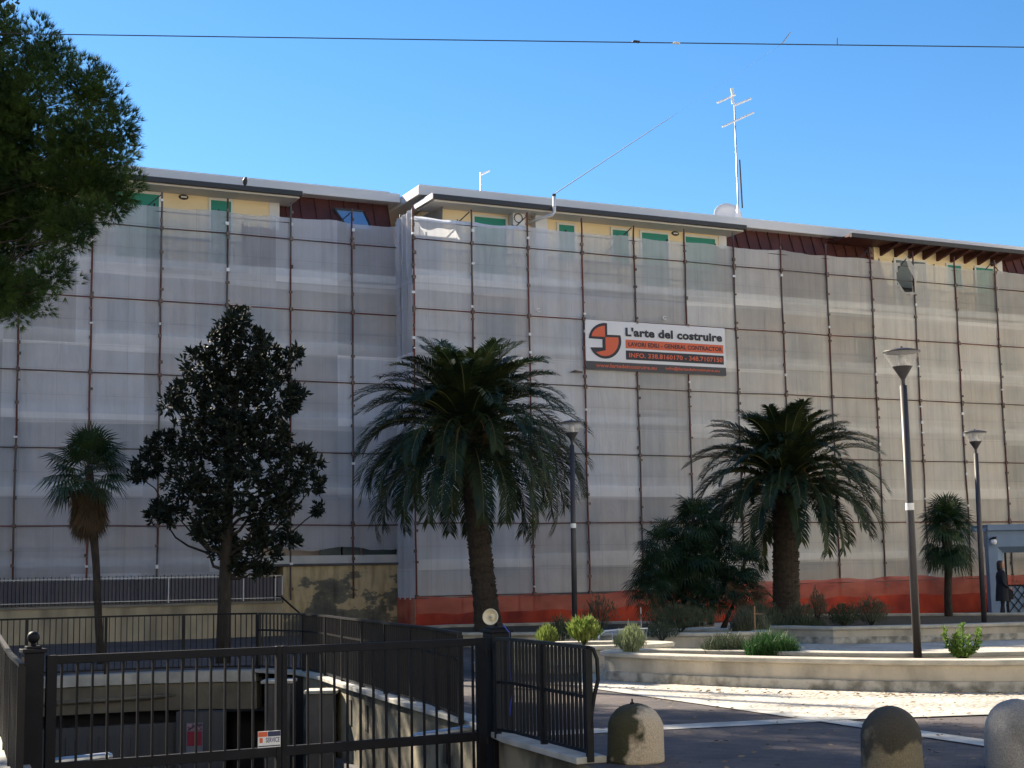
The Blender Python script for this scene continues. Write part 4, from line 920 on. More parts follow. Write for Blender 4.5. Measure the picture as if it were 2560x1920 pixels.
logo('logo_quarter', [(398,190),(398,345),(220,336)]+arc(398,345,178,155,183,270)[1:-1], M['banner_o'], -.073)
logo('logo_lower', [(402,348),(575,352)]+arc(395,400,182,212,-10,90)+arc(395,400,182,212,90,132)[1:]+[(402,532)], M['banner_o'], -.073)
def btext(t,nm,m,u0,u1,v0,v1,off=.012,sp=1.0): 
    (a,b),(c,d)=bu(u0,v1),bu(u1,v0); return text_mesh(t,nm,m,bn,a,-.075,b,c-a,d-b,off,sp)
btext("L'arte del costruire",'heading_text',M['banner_d'],.277,.978,.11,.295,.045,1.06)
btext("LAVORI EDILI - GENERAL CONTRACTOR",'orange_bar_text',M['banner_d'],.295,.975,.405,.495,.03,1.05)
btext("INFO. 338.8160170 - 348.7107150",'dark_bar_text',M['banner_o'],.298,.975,.625,.72,.02,1.05)
btext("www.lartedelcostruire.eu",'web_text',M['banner_o'],.065,.49,.87,.945,.015)
btext("info@lartedelcostruire.eu",'mail_text',M['banner_o'],.555,.95,.87,.945,.015)
# little white clips on the net and ties
for x,y in ((1346,776),(1661,795)):
    s_,z=fac(x,y,.03); mb=MB(); P=[(s_+.06*math.cos(R(a)),-.05,z+.05*math.sin(R(a))) for a in range(40,321,28)]; mb.tube(P,.014,6)
    tag(mb.build('net_clip', M['sticker'], loc=A0, rotz=TH), 'small white C shaped clip on the net '+('above the biggest palm' if x<1500 else 'just above the banner'), 'clip', 'white clips on the net')
s_,z=fac(1440,930,.05); mb=MB(); mb.tube([(s_-.2,-.08,z-.02),(s_-.05,-.07,z+.02),(s_+.2,-.05,z)],[.01,.04,.03],6); tag(mb.build('scaffold_tie', M['coupler'], loc=A0, rotz=TH),'dark tube end sticking out left of the banner bottom corner','tube')
# ================================================================== WIRES
def cable(name, label, P, rad):
    mb = MB(); mb.tube(P, rad, 6); o = mb.build(name, M['gutter'], smooth=True); return tag(o, label, 'cable')
Yw = 17; pts=[]
for x in range(-1500,4200,300):
    t=(x-160)/2400; y=86+32*t+4*(t*(1-t))*1.0+ (0 if True else 0); pts.append(atY(x,y,Yw))
cable('overhead_wire','long thin overhead wire crossing the sky near the picture top', pts, .0065)
for x,l,dd in ((1590,'dark clamp on the overhead wire left of the white one',0),(1691,'white clamp on the overhead wire',1)):
    p=atY(x,86+32*(x-160)/2400+(2 if dd else 0),Yw); mb=MB(); mb.tube([p+Vector((-.05,0,-.005)),p+Vector((-.02,0,.01)),p+Vector((.03,0,0)),p+Vector((.05,0,.012))],[.006,.016,.018,.004],8); tag(mb.build('wire_clamp', M['sticker'] if dd else M['gutter'], smooth=True), l, 'clamp','clamps on the overhead wire')
p=atY(1955,110,Yw); q_=atY(1976,81,Yw); p2=atY(2093,95,Yw); p3=atY(2093,112,Yw); mb=MB(); mb.tube([p,q_],.008,6); tag(mb.build('wire_clamp', M['galv']),'slanted bright rod on the overhead wire','clamp','clamps on the overhead wire')
mb=MB(); mb.tube([p2,p3],.005,6); tag(mb.build('wire_clamp', M['gutter']),'short upright pin on the overhead wire at right','clamp','clamps on the overhead wire')
s1,zt = fac(1387,484,-.33); a=A0+UV*s1-NV*.33+Vector((0,0,zt)); b=atY(1955,110,Yw)
mb=MB(); n=24; P=[a.lerp(b,i/n) for i in range(n+1)]; mb.tube(P,[(.012*(1-i/n)+.002 if i<n*.73 else .0007) for i in range(n+1)],5); tag(mb.build('stay_cable', M['lampgrey'], smooth=True),'slanting thin cable from the flue pipe up into the sky','cable')
# ================================================================== VEGETATION
def rnd(): return random.uniform(-1,1)
def rvec():
    while True:
        v = Vector((rnd(),rnd(),rnd()))
        if .05 < v.length < 1: return v
def limb(mb, a, b, r0, r1, wob=.12, n=6, k=7):
    a,b = Vector(a),Vector(b); L=(b-a).length; P=[]
    for i in range(n+1):
        t=i/n; P.append(a.lerp(b,t)+(rvec()*wob*L*.3*math.sin(math.pi*t) if 0<i<n else Vector((0,0,0)))+Vector((0,0,-.15*wob*L*math.sin(math.pi*t))))
    mb.tube(P,[r0+(r1-r0)*i/n for i in range(n+1)],k); return P
def blob_pts(blobs, Y, k, depth, dens):
    out=[]
    for (x,y,r) in blobs:
        c=atY(x*V,y*V,Y+random.uniform(-depth,depth)); rr=r*V/F_PX*Y; out.append((c,rr))
    return out
# --- pine at left
PB=[(15,85,48),(70,100,48),(115,140,40),(55,190,85),(165,165,36),(210,178,34),(180,230,55),(240,212,22),(252,285,42),(150,310,75),(60,330,95),(205,345,55),(262,330,25),(120,430,85),(222,405,48),(272,405,28),(30,470,75),(232,448,34),(150,500,45),(60,530,40),(185,478,38),(100,585,34),(60,615,38),(122,598,20),(20,650,36),(38,672,22),(-30,610,60),(-90,150,90),(-100,300,120),(-90,450,120),(-60,560,60),(-110,60,60),(-70,10,45),(0,430,60),(0,340,70),(-20,250,80),(-40,560,55),(15,640,34),(75,640,30)]
YP=21
pine = empty('pine_tree', (-9.0,YP,0), 0, 'large dark pine tree with long needles at the left picture edge', 'tree')
bl = blob_pts(PB,YP,0,.7,0)
mb = MB(); base=Vector((0,0,0)); 
tr_pts=[Vector((0,0,0)),Vector((.1,.1,2)),Vector((.0,0,4)),Vector((.15,.1,6)),Vector((.3,0,8)),Vector((.5,0,9.6))]
mb.tube(tr_pts,[.26,.22,.19,.15,.11,.05],10)
for c,rr in bl:
    cl=c-Vector((-9.0,YP,0)); z0=max(2.5,min(9.2,cl.z-.8)); st_=Vector((.15,0,z0)); limb(mb,st_,cl,.02,.006,.3)
mb.build('trunk', M['bark'], pine, smooth=True)
mb = MB()
for c,rr in bl:
    cl=c-Vector((-9.0,YP,0)); n=int(470*(rr/.35)**2)
    # sub-clumps
    subs=[cl+rvec()*rr*.85 for _ in range(max(5,int(13*(rr/.35)**2)))]
    for sc_ in subs:
        sr=random.uniform(.18,.30)
        for _ in range(n//len(subs)+1):
            d=rvec().normalized(); p=sc_+d*sr*random.uniform(.72,1); dr=(d+Vector((0,0,.5))+rvec()*.4).normalized()
            for _k in range(14):
                q=(dr+rvec()*.7).normalized(); l=random.uniform(.09,.15); sd=q.cross(rvec()).normalized()*.0048
                mb.add([p-sd,p+sd,p+q*l],[(0,1,2)])
mb.build('crown', M['pine'], pine)
# --- magnolia
MBL=[(505,700,26),(470,745,30),(575,765,34),(560,820,50),(460,830,45),(450,900,45),(520,685,25),(488,730,38),(552,742,36),(432,785,45),(520,800,62),(602,795,32),(636,768,20),(400,850,42),(500,880,72),(600,860,50),(638,850,22),(368,872,24),(420,950,60),(520,960,80),(585,950,50),(352,960,36),(322,1000,36),(640,990,40),(678,1000,20),(300,1030,20),(400,1030,50),(520,1050,70),(620,1040,45),(678,1048,24),(370,1105,38),(455,1125,46),(580,1120,50),(340,1110,28),(691,1100,12),(480,1180,45),(560,1190,50),(622,1170,24),(425,1150,24),(505,1225,28),(570,1232,20),(620,1085,26),(440,1060,30)]
YM=28.5; mbase=atY(558,1620,YM); mbase.z=0
mag = empty('magnolia_tree', mbase, 0, 'dark glossy magnolia tree with pointed crown before the left net', 'tree')
bl = blob_pts(MBL,YM,0,.55,0); mb=MB()
top=atY(520*V,740*V,YM)-mbase
tp=[Vector((0,0,0)),Vector((.02,0,1.3)),Vector((.05,.05,2.6)),Vector((top.x*.4,0,4)),Vector((top.x*.8,0,5.4)),top]
mb.tube(tp,[.15,.125,.105,.08,.05,.015],10)
def onpath(P,z):
    for a,b in zip(P[:-1],P[1:]):
        if a.z<=z<=b.z: return a.lerp(b,(z-a.z)/(b.z-a.z))
    return P[-1] if z>P[-1].z else P[0]
for c,rr in bl:
    cl=c-mbase; st_=onpath(tp,max(1.6,cl.z-abs(cl.x)*.6-.3)); limb(mb,st_,cl,.035,.008,.35)
mb.build('trunk', M['bark'], mag, smooth=True)
mb=MB()
def leaf(mb,p,d,l,wd,mi=0):
    s_=d.cross(rvec()).normalized(); nrm=s_.cross(d)
    mb.add([p, p+d*l*.45+s_*wd/2+nrm*l*.05, p+d*l, p+d*l*.45-s_*wd/2+nrm*l*.05, ],[(0,1,2,3)],mi)
for c,rr in bl:
    cl=c-mbase; n=int(34*(rr/.35)**2)+9
    for _ in range(n):
        e=rvec(); tip=cl+Vector((e.x*rr,e.y*rr*1.1,e.z*rr))*.9; ax=(e.normalized()+Vector((0,0,.5))).normalized()
        for _k in range(random.randint(9,14)):
            d=(ax*.6+rvec()).normalized(); leaf(mb,tip+rvec()*.07,d,random.uniform(.10,.16),random.uniform(.045,.06))
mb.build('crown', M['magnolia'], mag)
# --- date palms
def frond(mb, base, az, el, L, droop, nleaf=66, lw=.032, ll=.42, twist=0):
    N=14; p=Vector(base); P=[p.copy()]; e=el; dl=L/N
    for i in range(N):
        d=Vector((math.cos(az)*math.cos(e),math.sin(az)*math.cos(e),math.sin(e))); p=p+d*dl; P.append(p.copy()); e-=droop/N*(.5+1.3*i/N)
    mb.tube(P,[.022*(1-.85*i/N)+.003 for i in range(N+1)],4,cap=False,mi=1)
    for i in range(nleaf):
        t=.14+.86*i/nleaf; f=t*N; k=min(int(f),N-1); q=P[k].lerp(P[k+1],f-k); tn=(P[k+1]-P[k]).normalized()
        side=tn.cross(Vector((0,0,1))); side=side.normalized() if side.length>.05 else Vector((-math.sin(az),math.cos(az),0)); upv=side.cross(tn)
        l=ll*(.45+.55*math.sin(min(1,t*1.15)*math.pi*.9)**.6) if t<.95 else ll*.5
        for s_ in (-1,1):
            d=(side*s_*(1-.35*t)+tn*(.55+.5*t)+upv*(.30+.12*rnd())+rvec()*.08).normalized(); d2=(d+Vector((0,0,-.55+.1*rnd()))).normalized()
            a=q; b=q+d*l*.55; c=b+d2*l*.5; w_=upv.cross(d).normalized()*lw*.5
            if w_.length<1e-6: continue
            mb.add([a-w_*.5,a+w_*.5,b+w_,b-w_,c],[(0,1,2,3),(3,2,4)])
def date_palm(base, H, L, n, label, r0=.30, r1=.27, lean=(0,0), hang=115, seed=1, ll=.42, maxdroop=1.9):
    random.seed(seed); r=empty('date_palm', base, 0, label, 'palm tree','date palms in the planters')
    top=Vector((lean[0],lean[1],H)); mb=MB(); N=40
    for_r=[]; P=[]
    for i in range(N+1):
        t=i/N; P.append(Vector((lean[0]*t,lean[1]*t,H*t))); for_r.append((r0+(r1-r0)*t)*(1+.35*math.exp(-t*14))*(1+.045*math.sin(i*2.4)))
    mb.tube(P,for_r,18)
    for i in range(260):    # leaf scars
        t=random.uniform(.02,1); a=i*2.39996; rr=r0+(r1-r0)*t; c=Vector((lean[0]*t+math.cos(a)*rr,lean[1]*t+math.sin(a)*rr,H*t)); o=Vector((math.cos(a),math.sin(a),0))
        mb.obox(c,Vector((-o.y,o.x,0))*.05,o*.018,Vector((0,0,.022))+o*.012)
    mb.build('trunk', M['palmbark'], r)
    mb=MB()
    for i in range(150):    # cut leaf bases under the crown
        a=i*2.39996; z=random.uniform(-.75,.25); o=Vector((math.cos(a),math.sin(a),0)); rr=r1*(1.05+.55*math.exp(-((z+.15)/.4)**2)); c=top+o*rr*.8+Vector((0,0,z)); mb.obox(c,Vector((-o.y,o.x,0))*.035,(o*.7+Vector((0,0,.7)))*.02,(o*.8+Vector((0,0,1))).normalized()*.13)
    mb.tube([top+Vector((0,0,-.8)),top+Vector((0,0,-.2)),top+Vector((0,0,.3))],[r1*1.02,r1*1.4,r1*.5],14)
    mb.build('leaf_bases', M['palmbark'], r)
    mb=MB()
    for i in range(n):
        t=(i+.5)/n; az=i*2.39996+random.uniform(-.2,.2); el=R(86-hang*t**.9)+random.uniform(-.12,.12)
        ln=L*(.95-.34*(1-t)**2.2+.1*rnd()); dr=(.9+maxdroop*t*.75)*(1 if t<.75 else .8)+random.uniform(-.15,.2)
        frond(mb, top+Vector((math.cos(az),math.sin(az),0))*r1*.5+Vector((0,0,.25-.6*t)), az, el, ln, dr, ll=ll*random.uniform(.85,1.1))
    mb.build('crown', [M['datepalm'],mat('rachis',(.10,.11,.04),.6)], r)
    mb=MB()
    for i in range(9):
        az=i*.7+.3; o=Vector((math.cos(az),math.sin(az),0)); a=top+o*.2+Vector((0,0,.1)); b=a+o*.55+Vector((0,0,.15)); c=b+o*.25+Vector((0,0,-.35)); mb.tube([a,b,c],.012,5)
        for _ in range(26):
            q=c+rvec()*.07; mb.tube([c+Vector((0,0,.1)),q+rvec()*.1+Vector((0,0,-.2))],.005,3)
    mb.build('fruit_stalks', mat('fruit_stalk',(.20,.10,.03),.7), r); return r
def pos(x,y,Y,z): p=atY(x,y,Y); p.z=z; return p
pb=pos(1222,1560,35,.2); ptop=atY(1168,1085,35)
date_palm(pb, ptop.z-.2, 3.45, 130, 'biggest date palm with drooping crown in the middle of the picture', .29,.25,(ptop.x-pb.x,0),seed=3,ll=.56,hang=95,maxdroop=1.85)
pb=pos(1966,1545,37,.2); ptop=atY(1962,1200,37)
date_palm(pb, ptop.z-.2, 2.85, 110, 'squatter date palm with thick straight trunk right of the fan palm clump', .33,.30,(ptop.x-pb.x,0),seed=5,ll=.5,hang=90,maxdroop=1.55)
# --- fan palms
def fanleaf(mb, base, d, pl, rad, nseg=22, span=250, mi=0, dro=.3):
    d=d.normalized(); c=base+d*pl+Vector((0,0,-.06*pl)); mb.tube([base,base+d*pl*.5+Vector((0,0,.02)),c],.007,4,mi=1 if mi==0 else mi,cap=False)
    s_=d.cross(Vector((0,0,1))); s_=s_.normalized() if s_.length>.05 else Vector((1,0,0)); 
    tw=random.uniform(-.5,.5); up=s_.cross(d); s_=(s_*math.cos(tw)+up*math.sin(tw)).normalized(); nrm=s_.cross(d)
    for i in range(nseg):
        a=R(-span/2+span*i/(nseg-1)); dd=(d*math.cos(a)+s_*math.sin(a)).normalized(); l=rad*(.75+.25*math.cos(a*.6))*random.uniform(.92,1.05); sd=nrm.cross(dd).normalized()*rad*.035
        m_=c+dd*l*.6+nrm*l*.06; e=c+dd*l+Vector((0,0,-l*dro*random.uniform(.5,1.3)))
        mb.add([c,m_-sd,e,m_+sd],[(0,1,2,3)],mi)
def fan_palm(base, H, label, n, pl, rad, rt, skirt=0, lean=(0,0), seed=1, dead=0, group='fan palms'):
    random.seed(seed); r=empty('fan_palm', base, 0, label, 'palm tree', group); top=Vector((lean[0],lean[1],H)); mb=MB()
    mb.tube([Vector((0,0,-.2)),top*.25,top*.5+Vector((.02,0,0)),top*.8,top],[rt*1.15,rt,rt,rt*1.25,rt*1.1],12); mb.build('trunk', M['bark'], r, smooth=True)
    mb=MB()
    for i in range(n):
        t=(i+.5)/n; az=i*2.39996; el=R(88-125*t); d=Vector((math.cos(az)*math.cos(el),math.sin(az)*math.cos(el),math.sin(el))); fanleaf(mb, top+Vector((0,0,-.25*t)), d, pl*random.uniform(.7,1.15), rad*random.uniform(.8,1.1), nseg=26, dro=.12+.25*t)
    mb.build('crown', [M['fan'],mat('petiole',(.10,.12,.04),.6)], r)
    if skirt:
        mb=MB()
        for i in range(dead):
            az=i*2.39996; z=-random.uniform(.15,skirt); el=R(random.uniform(-82,-55)); d=Vector((math.cos(az)*math.cos(el),math.sin(az)*math.cos(el),math.sin(el))); fanleaf(mb, top+Vector((0,0,z)), d, .26, rad*.68, nseg=14, span=120, dro=.5)
        mb.build('dead_leaf_skirt', [M['deadleaf'],M['deadleaf']], r)
    return r
pb=pos(254,1640,29,0); pt=atY(222,1165,29)
fan_palm(pb, pt.z, 'slim fan palm with hanging brown dead leaves at left before the net', 34, .5, .60, .075, .75, (pt.x-pb.x,0), 11, 120)
pb=pos(2371,1545,38,.2); pt=atY(2366,1300,38)
fan_palm(pb, pt.z-.2, 'short fan palm with two tiers of leaves between the lamps at right', 26, .32, .60, .10, 0, (pt.x-pb.x,0), 13)
fp2=bpy.data.objects['fan_palm.001']; mb=MB(); tp2=Vector((pt.x-pb.x,0,pt.z-.2))
for i in range(26):
    az=i*2.39996; el=R(random.uniform(-50,0)); d=Vector((math.cos(az)*math.cos(el),math.sin(az)*math.cos(el),math.sin(el))); fanleaf(mb, tp2+Vector((0,0,-.6-.2*random.random())), d, .35, .5, dro=.5)
mb.build('lower_leaves', [M['fan'],M['fan']], fp2)
# clump of fan palms (bushy)
random.seed(21)
cb=pos(1745,1570,34.5,.2); cl=empty('fan_palm_clump', cb, 0, 'dense dark clump of fan palms between the two date palms', 'palm clump'); mb=MB(); mt=MB(); md=MB()
for (x,y,k,rd) in ((1660,1360,12,.5),(1740,1300,14,.5),(1800,1360,12,.5),(1700,1440,16,.5),(1790,1450,14,.5),(1640,1430,12,.45),(1860,1410,10,.45),(1730,1390,18,.5),(1620,1480,10,.4),(1690,1500,12,.4),(1760,1500,12,.4),(1850,1470,10,.45)):
    c=atY(x,y,34.5+random.uniform(-.7,.5))-cb; limb(mt,Vector((c.x*.5,c.y*.5+.3,-.2)),c,.05,.03,.1)
    for i in range(k*2):
        az=i*2.39996; el=R(80-130*(i+.5)/k/2); d=Vector((math.cos(az)*math.cos(el),math.sin(az)*math.cos(el),math.sin(el))); fanleaf(mb,c+rvec()*.12,d,.30,rd*.95,nseg=22)
for i in range(34):
    c=atY(random.uniform(1810,1890),random.uniform(1430,1520),34)-cb; d=Vector((random.uniform(.1,.9),-.4,random.uniform(-1,.1))); fanleaf(md,c,d,.2,.35,nseg=10,span=100)
mt.build('trunk', M['bark'], cl); mb.build('crown', [M['fanbush'],M['fanbush']], cl); md.build('dead_leaves', [M['deadleaf'],M['deadleaf']], cl)
# --- shrubs
def shrub(name, label, base, w_, h, m, n, leafl=.06, leafw=.02, up=.6, cat='shrub', group='small shrubs in the planters', seed=0, shape=.5, deep=None):
    random.seed(seed or hash(label)%9999); r=empty(name, base, 0, label, cat, group); mb=MB(); ms=MB(); deep=deep or w_
    for k in range(7):
        a=k*.9; ms.tube([(0,0,-.05),(math.cos(a)*w_*.2,math.sin(a)*deep*.2,h*.4),(math.cos(a)*w_*.4,math.sin(a)*deep*.35,h*.75)],[.012,.008,.003],5)
    ms.build('stem', M['bark'], r)
    for _ in range(n):
        e=rvec(); t=(e.z+1)/2; wd=(1-abs(2*t-1)**2.2)*.5+shape*.5*(1-t) ; lump=.75+.35*mnoise.noise(Vector((e.x*3,e.y*3,t*4+seed)))
        p=Vector((e.x*w_*.5*(.5+wd)*lump*1.3,e.y*deep*.5*(.5+wd)*lump*1.3,t*h*(.8+.3*mnoise.noise(Vector((e.x*2.5,e.y*2.5,seed))))))
        d=(Vector((e.x,e.y,up*2))+rvec()*.8).normalized(); leaf(mb,p,d,leafl*random.uniform(.7,1.3),leafw)
    mb.build('foliage', m, r); return r
sh = [
 (1578,1640,22.6,.36,.42,.50,'paleshrub',1500,.09,.014,1.5,'pale lavender bush on the left end of the front planter',101),
 (1368,1585,25.0,.40,.34,.36,'brightshrub',700,.09,.02,1.0,'small pale green sunlit bush above the fence just right of the horn',102),
 (1460,1600,24.9,.42,.46,.50,'brightshrub',900,.12,.035,.8,'leafy yellow green plant in the oval planter',103),
 (1400,1585,26.5,.35,.5,.55,'shrub',700,.08,.02,.8,'dull green bush behind the pale sunlit one',104),
 (1700,1565,29.5,.42,1.4,.6,'shrub',2200,.09,.014,1.4,'wide grey feathery bush under the fan palm clump',105),
 (1900,1600,30.5,.42,.9,.55,'shrub',1300,.10,.014,1.3,'low dark feathery bush right of the middle planter',106),
 (2000,1550,33.2,.3,.6,.62,'greyshrub',1100,.08,.016,1.2,'slim grey green bush right of the squat palm trunk',107),
 (2045,1555,34.0,.3,.42,.95,'greyshrub',1100,.07,.014,1.6,'upright conical grey bush beside the squat palm',108),
 (2110,1555,33.0,.3,.70,.62,'shrub',1900,.05,.02,.6,'round clipped dark green bush in the far right planter',109),
 (2178,1550,33.6,.3,.80,.68,'greyshrub',1500,.08,.016,1.0,'loose grey bush right of the round clipped one',110),
 (1500,1560,33.5,.3,.8,.9,'greyshrub',1000,.09,.012,1.5,'thin pale wispy bush before the orange net',111),
 (1655,1620,28.5,.3,.7,.35,'shrub',700,.08,.014,1.0,'low dark bush in front of the middle planter wall',112),
]
for (x,y,Y,zb,w_,h,mm,n,ll,lw_,up,lab,sd) in sh:
    shrub('shrub', lab, pos(x,y,Y,zb), w_, h, M[mm], n, ll, lw_, up, seed=sd)
# flowering spots & grass tufts in the front planter
def tuft(label, x0, x1, y, Y, zb, h, m, n, seed, wd=.012):
    random.seed(seed); c=pos((x0+x1)/2,y,Y,zb); W_=(x1-x0)/F_PX*Y; r=empty('grass_tuft', c, 0, label, 'ornamental grass','grasses in the planters'); mb=MB()
    for _ in range(n):
        bx=rnd()*W_*.5; by=rnd()*.28; l=h*random.uniform(.4,1.1)*(1-.5*abs(bx/(W_*.5))**2); d=Vector((rnd()*.5,rnd()*.5,1)).normalized(); p=Vector((bx,by,0)); s_=Vector((rnd(),rnd(),0)).normalized()*wd*.5; m_=p+d*l*.6; e=m_+(d+Vector((rnd()*.7,rnd()*.7,-.1))).normalized()*l*.45
        mb.add([p-s_,p+s_,m_+s_*.8,m_-s_*.8,e],[(0,1,2,3),(3,2,4)])
    mb.build('blades', m, r)
tuft('fresh green grass tuft in the front planter', 1865,1990,1640,22.3,.36,.42,M['grass'],1300,201,.014)
tuft('dark dry grass left of the fresh green tuft', 1760,1880,1635,22.9,.36,.36,M['shrub'],1100,202)
tuft('feathery grey grass beside the leaning stick', 1830,1920,1600,29.6,.36,.6,M['greyshrub'],900,203)
tuft('dark low grass patch under the squat palm', 1930,2060,1560,32.9,.3,.3,M['shrub'],900,204)
# cactus like bright plant beside the lamp
random.seed(31); c=pos(2405,1636,20.7,.36); r=empty('bright_shrub', c, 0, 'bright green branching shrub right of the tall lamp in the front planter', 'shrub', 'small shrubs in the planters'); mb=MB(); ms=MB()
for (dx,h) in ((-.26,.40),(-.17,.22),(-.08,.24),(.0,.36),(.03,.44),(.13,.28),(.22,.36),(.29,.36),(.08,.18),(-.12,.3)):
    a=Vector((dx*.2,0,0)); b=Vector((dx,rnd()*.12,h)); ms.tube([a,a.lerp(b,.5)+Vector((dx*.15,0,-.02)),b],[.012,.01,.005],5)
    for i in range(110):
        t=random.uniform(.15,1.05); q=a.lerp(b,t)+Vector((dx*.2*math.sin(math.pi*t),0,-.03*math.sin(math.pi*t))); leaf(mb,q+rvec()*.035,(rvec()+Vector((dx,0,.8))).normalized(),random.uniform(.035,.06),.03)
ms.build('stem', M['bark'], r); mb.build('foliage', leafmat('bright_green_leaf',(.05,.13,.02),(.22,.34,.06),.3), r)
# leaning stick with cross piece
c=pos(1888,1595,29,.3); mb=MB(); t_=atY(1886,1515,29)-c; mb.tube([(0,0,0),tuple(t_)],.014,6); mb.tube([t_+Vector((-.02,0,-.15)),t_+Vector((.16,0,-.16))],.009,6); tag(mb.build('wooden_stake', mat('stake_wood',(.30,.17,.09),.8), loc=c),'thin brown wooden stake with a short crosspiece','stake')
c=pos(1603,1565,31,.3); mb=MB(); mb.tube([(0,0,-.2),(.0,0,.55)],.012,6); tag(mb.build('metal_stake', M['galv'], loc=c),'thin grey metal rod at the left side of the fan palm clump','stake')
# curved handrail hoop beyond the oval planter
mb=MB(); P=[atY(1495,1612,27.5),atY(1497,1590,27.5),atY(1512,1577,27.6),atY(1560,1573,27.9),atY(1618,1571,28.2),atY(1612,1600,28.2)]; mb.tube(P,.018,8); P2=[atY(1610,1572,28.2),atY(1606,1600,28.2)]; mb.tube(P2,.012,6)
for x in (1530,1560,1590): a=atY(x,1574.5,27.9); mb.tube([a,Vector((a.x,a.y,.0))],.01,6)
tag(mb.build('bike_rack', M['galv'], smooth=True),'bright curved metal hoop rail behind the leafy yellow plant','rail')
# ================================================================== KIOSK + PERSON
YK=46.5; k0=atY(2481,1560,YK); kz=lambda y: atY(2520,y,YK).z
kio=empty('blue_kiosk', (k0.x,YK,0), 0, 'blue painted portal structure at the right picture edge', 'kiosk')
Hh=kz(1326); Ht=kz(1311); Hb=kz(1367)
mb=MB(); mb.box(0,.30,0,.35,-.2,Hb); fixn(mb.build('column', M['bluepaint'], kio, bevel=.01))
mb=MB(); mb.box(3.4,3.7,0,.35,-.2,Hb); fixn(mb.build('column', M['bluepaint'], kio, bevel=.01))
mb=MB(); mb.box(0,3.7,-.01,.4,Hb,Hh); mb.build('header', M['bluepaint'], kio, bevel=.01)
mb=MB(); mb.box(-.02,3.9,-.12,1.6,Hh,Ht); mb.box(-.42,-.02,-.02,.12,Hh-.02,Hh+.07); mb.build('roof_slab', M['bluepaint'], kio, bevel=.01)
mb=MB(); mb.add([(.30,.02,-.2),(.56,.3,-.2),(.56,.3,Hb-.18),(.30,.02,Hb)],[(0,1,2,3)]); mb.add([(.30,.02,Hb),(.56,.3,Hb-.18),(3.2,.3,Hb-.18),(3.4,.02,Hb)],[(0,1,2,3)]); mb.build('splayed_reveal', mat('blue_light',(.22,.31,.46),.6), kio)
mb=MB(); mb.box(.60,.66,.3,.34,0,Hb-.18); mb.box(.3,3.4,.31,.35,.88,.93); mb.build('inner_frame', M['gate'], kio)
mb=MB(); mb.box(.3,3.4,.34,.37,-.2,.88); mb.build('lower_panel', M['bluepaint'], kio)
mb=MB()
for i in range(-5,14):
    for sg_ in (1,-1):
        x=.35+i*.26; a=Vector((x,.31,0 if sg_>0 else .88)); b=Vector((x+.7,.31,.88 if sg_>0 else 0))
        if a.x>=.3 and b.x<=3.4: mb.bar(a,b,.03,.02,side=Vector((0,1,0)))
mb.build('lattice', M['gate'], kio)
gp=atY(2482,1353,YK); mb=MB(); tmp=MB(); tmp.lathe([(.10*math.sin(R(a)),-.10*math.cos(R(a))) for a in range(0,181,15)],18); mb.add([Vector(v)+Vector((gp.x-k0.x-.02,-.15,gp.z-.02)) for v in tmp.v],tmp.f); mb.build('globe_lamp', M['ball_lamp'], kio, smooth=True)
mb=MB(); mb.lathe([(0,.06),(.09,.06),(.085,.10),(.03,.13),(0,.13)],14,(gp.x-k0.x-.02,-.15,gp.z)); mb.tube([(gp.x-k0.x-.02,-.15,gp.z+.11),(gp.x-k0.x+.1,-.05,gp.z+.13),(.05,0.0,gp.z+.05)],.02,6); mb.build('lamp_bracket', M['gate'], kio)
# person: woman standing, facing right, dark clothes
def skinned(name, nodes, edges, m, parent, sub=1):
    me=bpy.data.meshes.new(name); me.from_pydata([n[:3] for n in nodes],edges,[]); o=bpy.data.objects.new(name,me); COL.objects.link(o); o.parent=parent; me.materials.append(m)
    sk_=o.modifiers.new('skin','SKIN'); 
    for i,n in enumerate(nodes): 
        v=me.skin_vertices[0].data[i]; v.radius=(n[3],n[4] if len(n)>4 else n[3]); v.use_root=(i==0)
    sk_.use_smooth_shade=True; s_=o.modifiers.new('sub','SUBSURF'); s_.levels=sub; s_.render_levels=sub+1; return o
pp_=pos(2509,1547,44,.0); per=empty('person', pp_, 0, 'woman in dark navy coat and trousers standing before the blue kiosk', 'person')
# x = picture right; she faces right (+x) and a little to the camera
nodes=[(0,0,.86,.125,.11),(0,0,1.0,.12,.10),(0.01,0,1.18,.13,.115),(0,0,1.32,.10,.12),(.0,0,1.40,.045,.045),(.01,0,1.455,.045,.045),
 (-.01,-.085,.80,.09),(-.02,-.10,.45,.06),(-.10,-.10,.09,.042),(-.03,-.11,.035,.035),
 (.01,.085,.80,.09),(.03,.10,.45,.06),(.06,.10,.09,.042),(.14,.10,.035,.035),
 (-.01,-.17,1.31,.058),(-.03,-.205,1.05,.048),(.12,-.19,.90,.034),(.155,-.185,.885,.028),
 (-.0,.17,1.31,.058),(-.04,.21,1.05,.048),(.06,.20,.86,.034),(.09,.20,.83,.028)]
edges=[(0,1),(1,2),(2,3),(3,4),(4,5),(0,6),(6,7),(7,8),(8,9),(0,10),(10,11),(11,12),(12,13),(3,14),(14,15),(15,16),(16,17),(3,18),(18,19),(19,20),(20,21)]
body=skinned('body', nodes, edges, M['coat'], per)
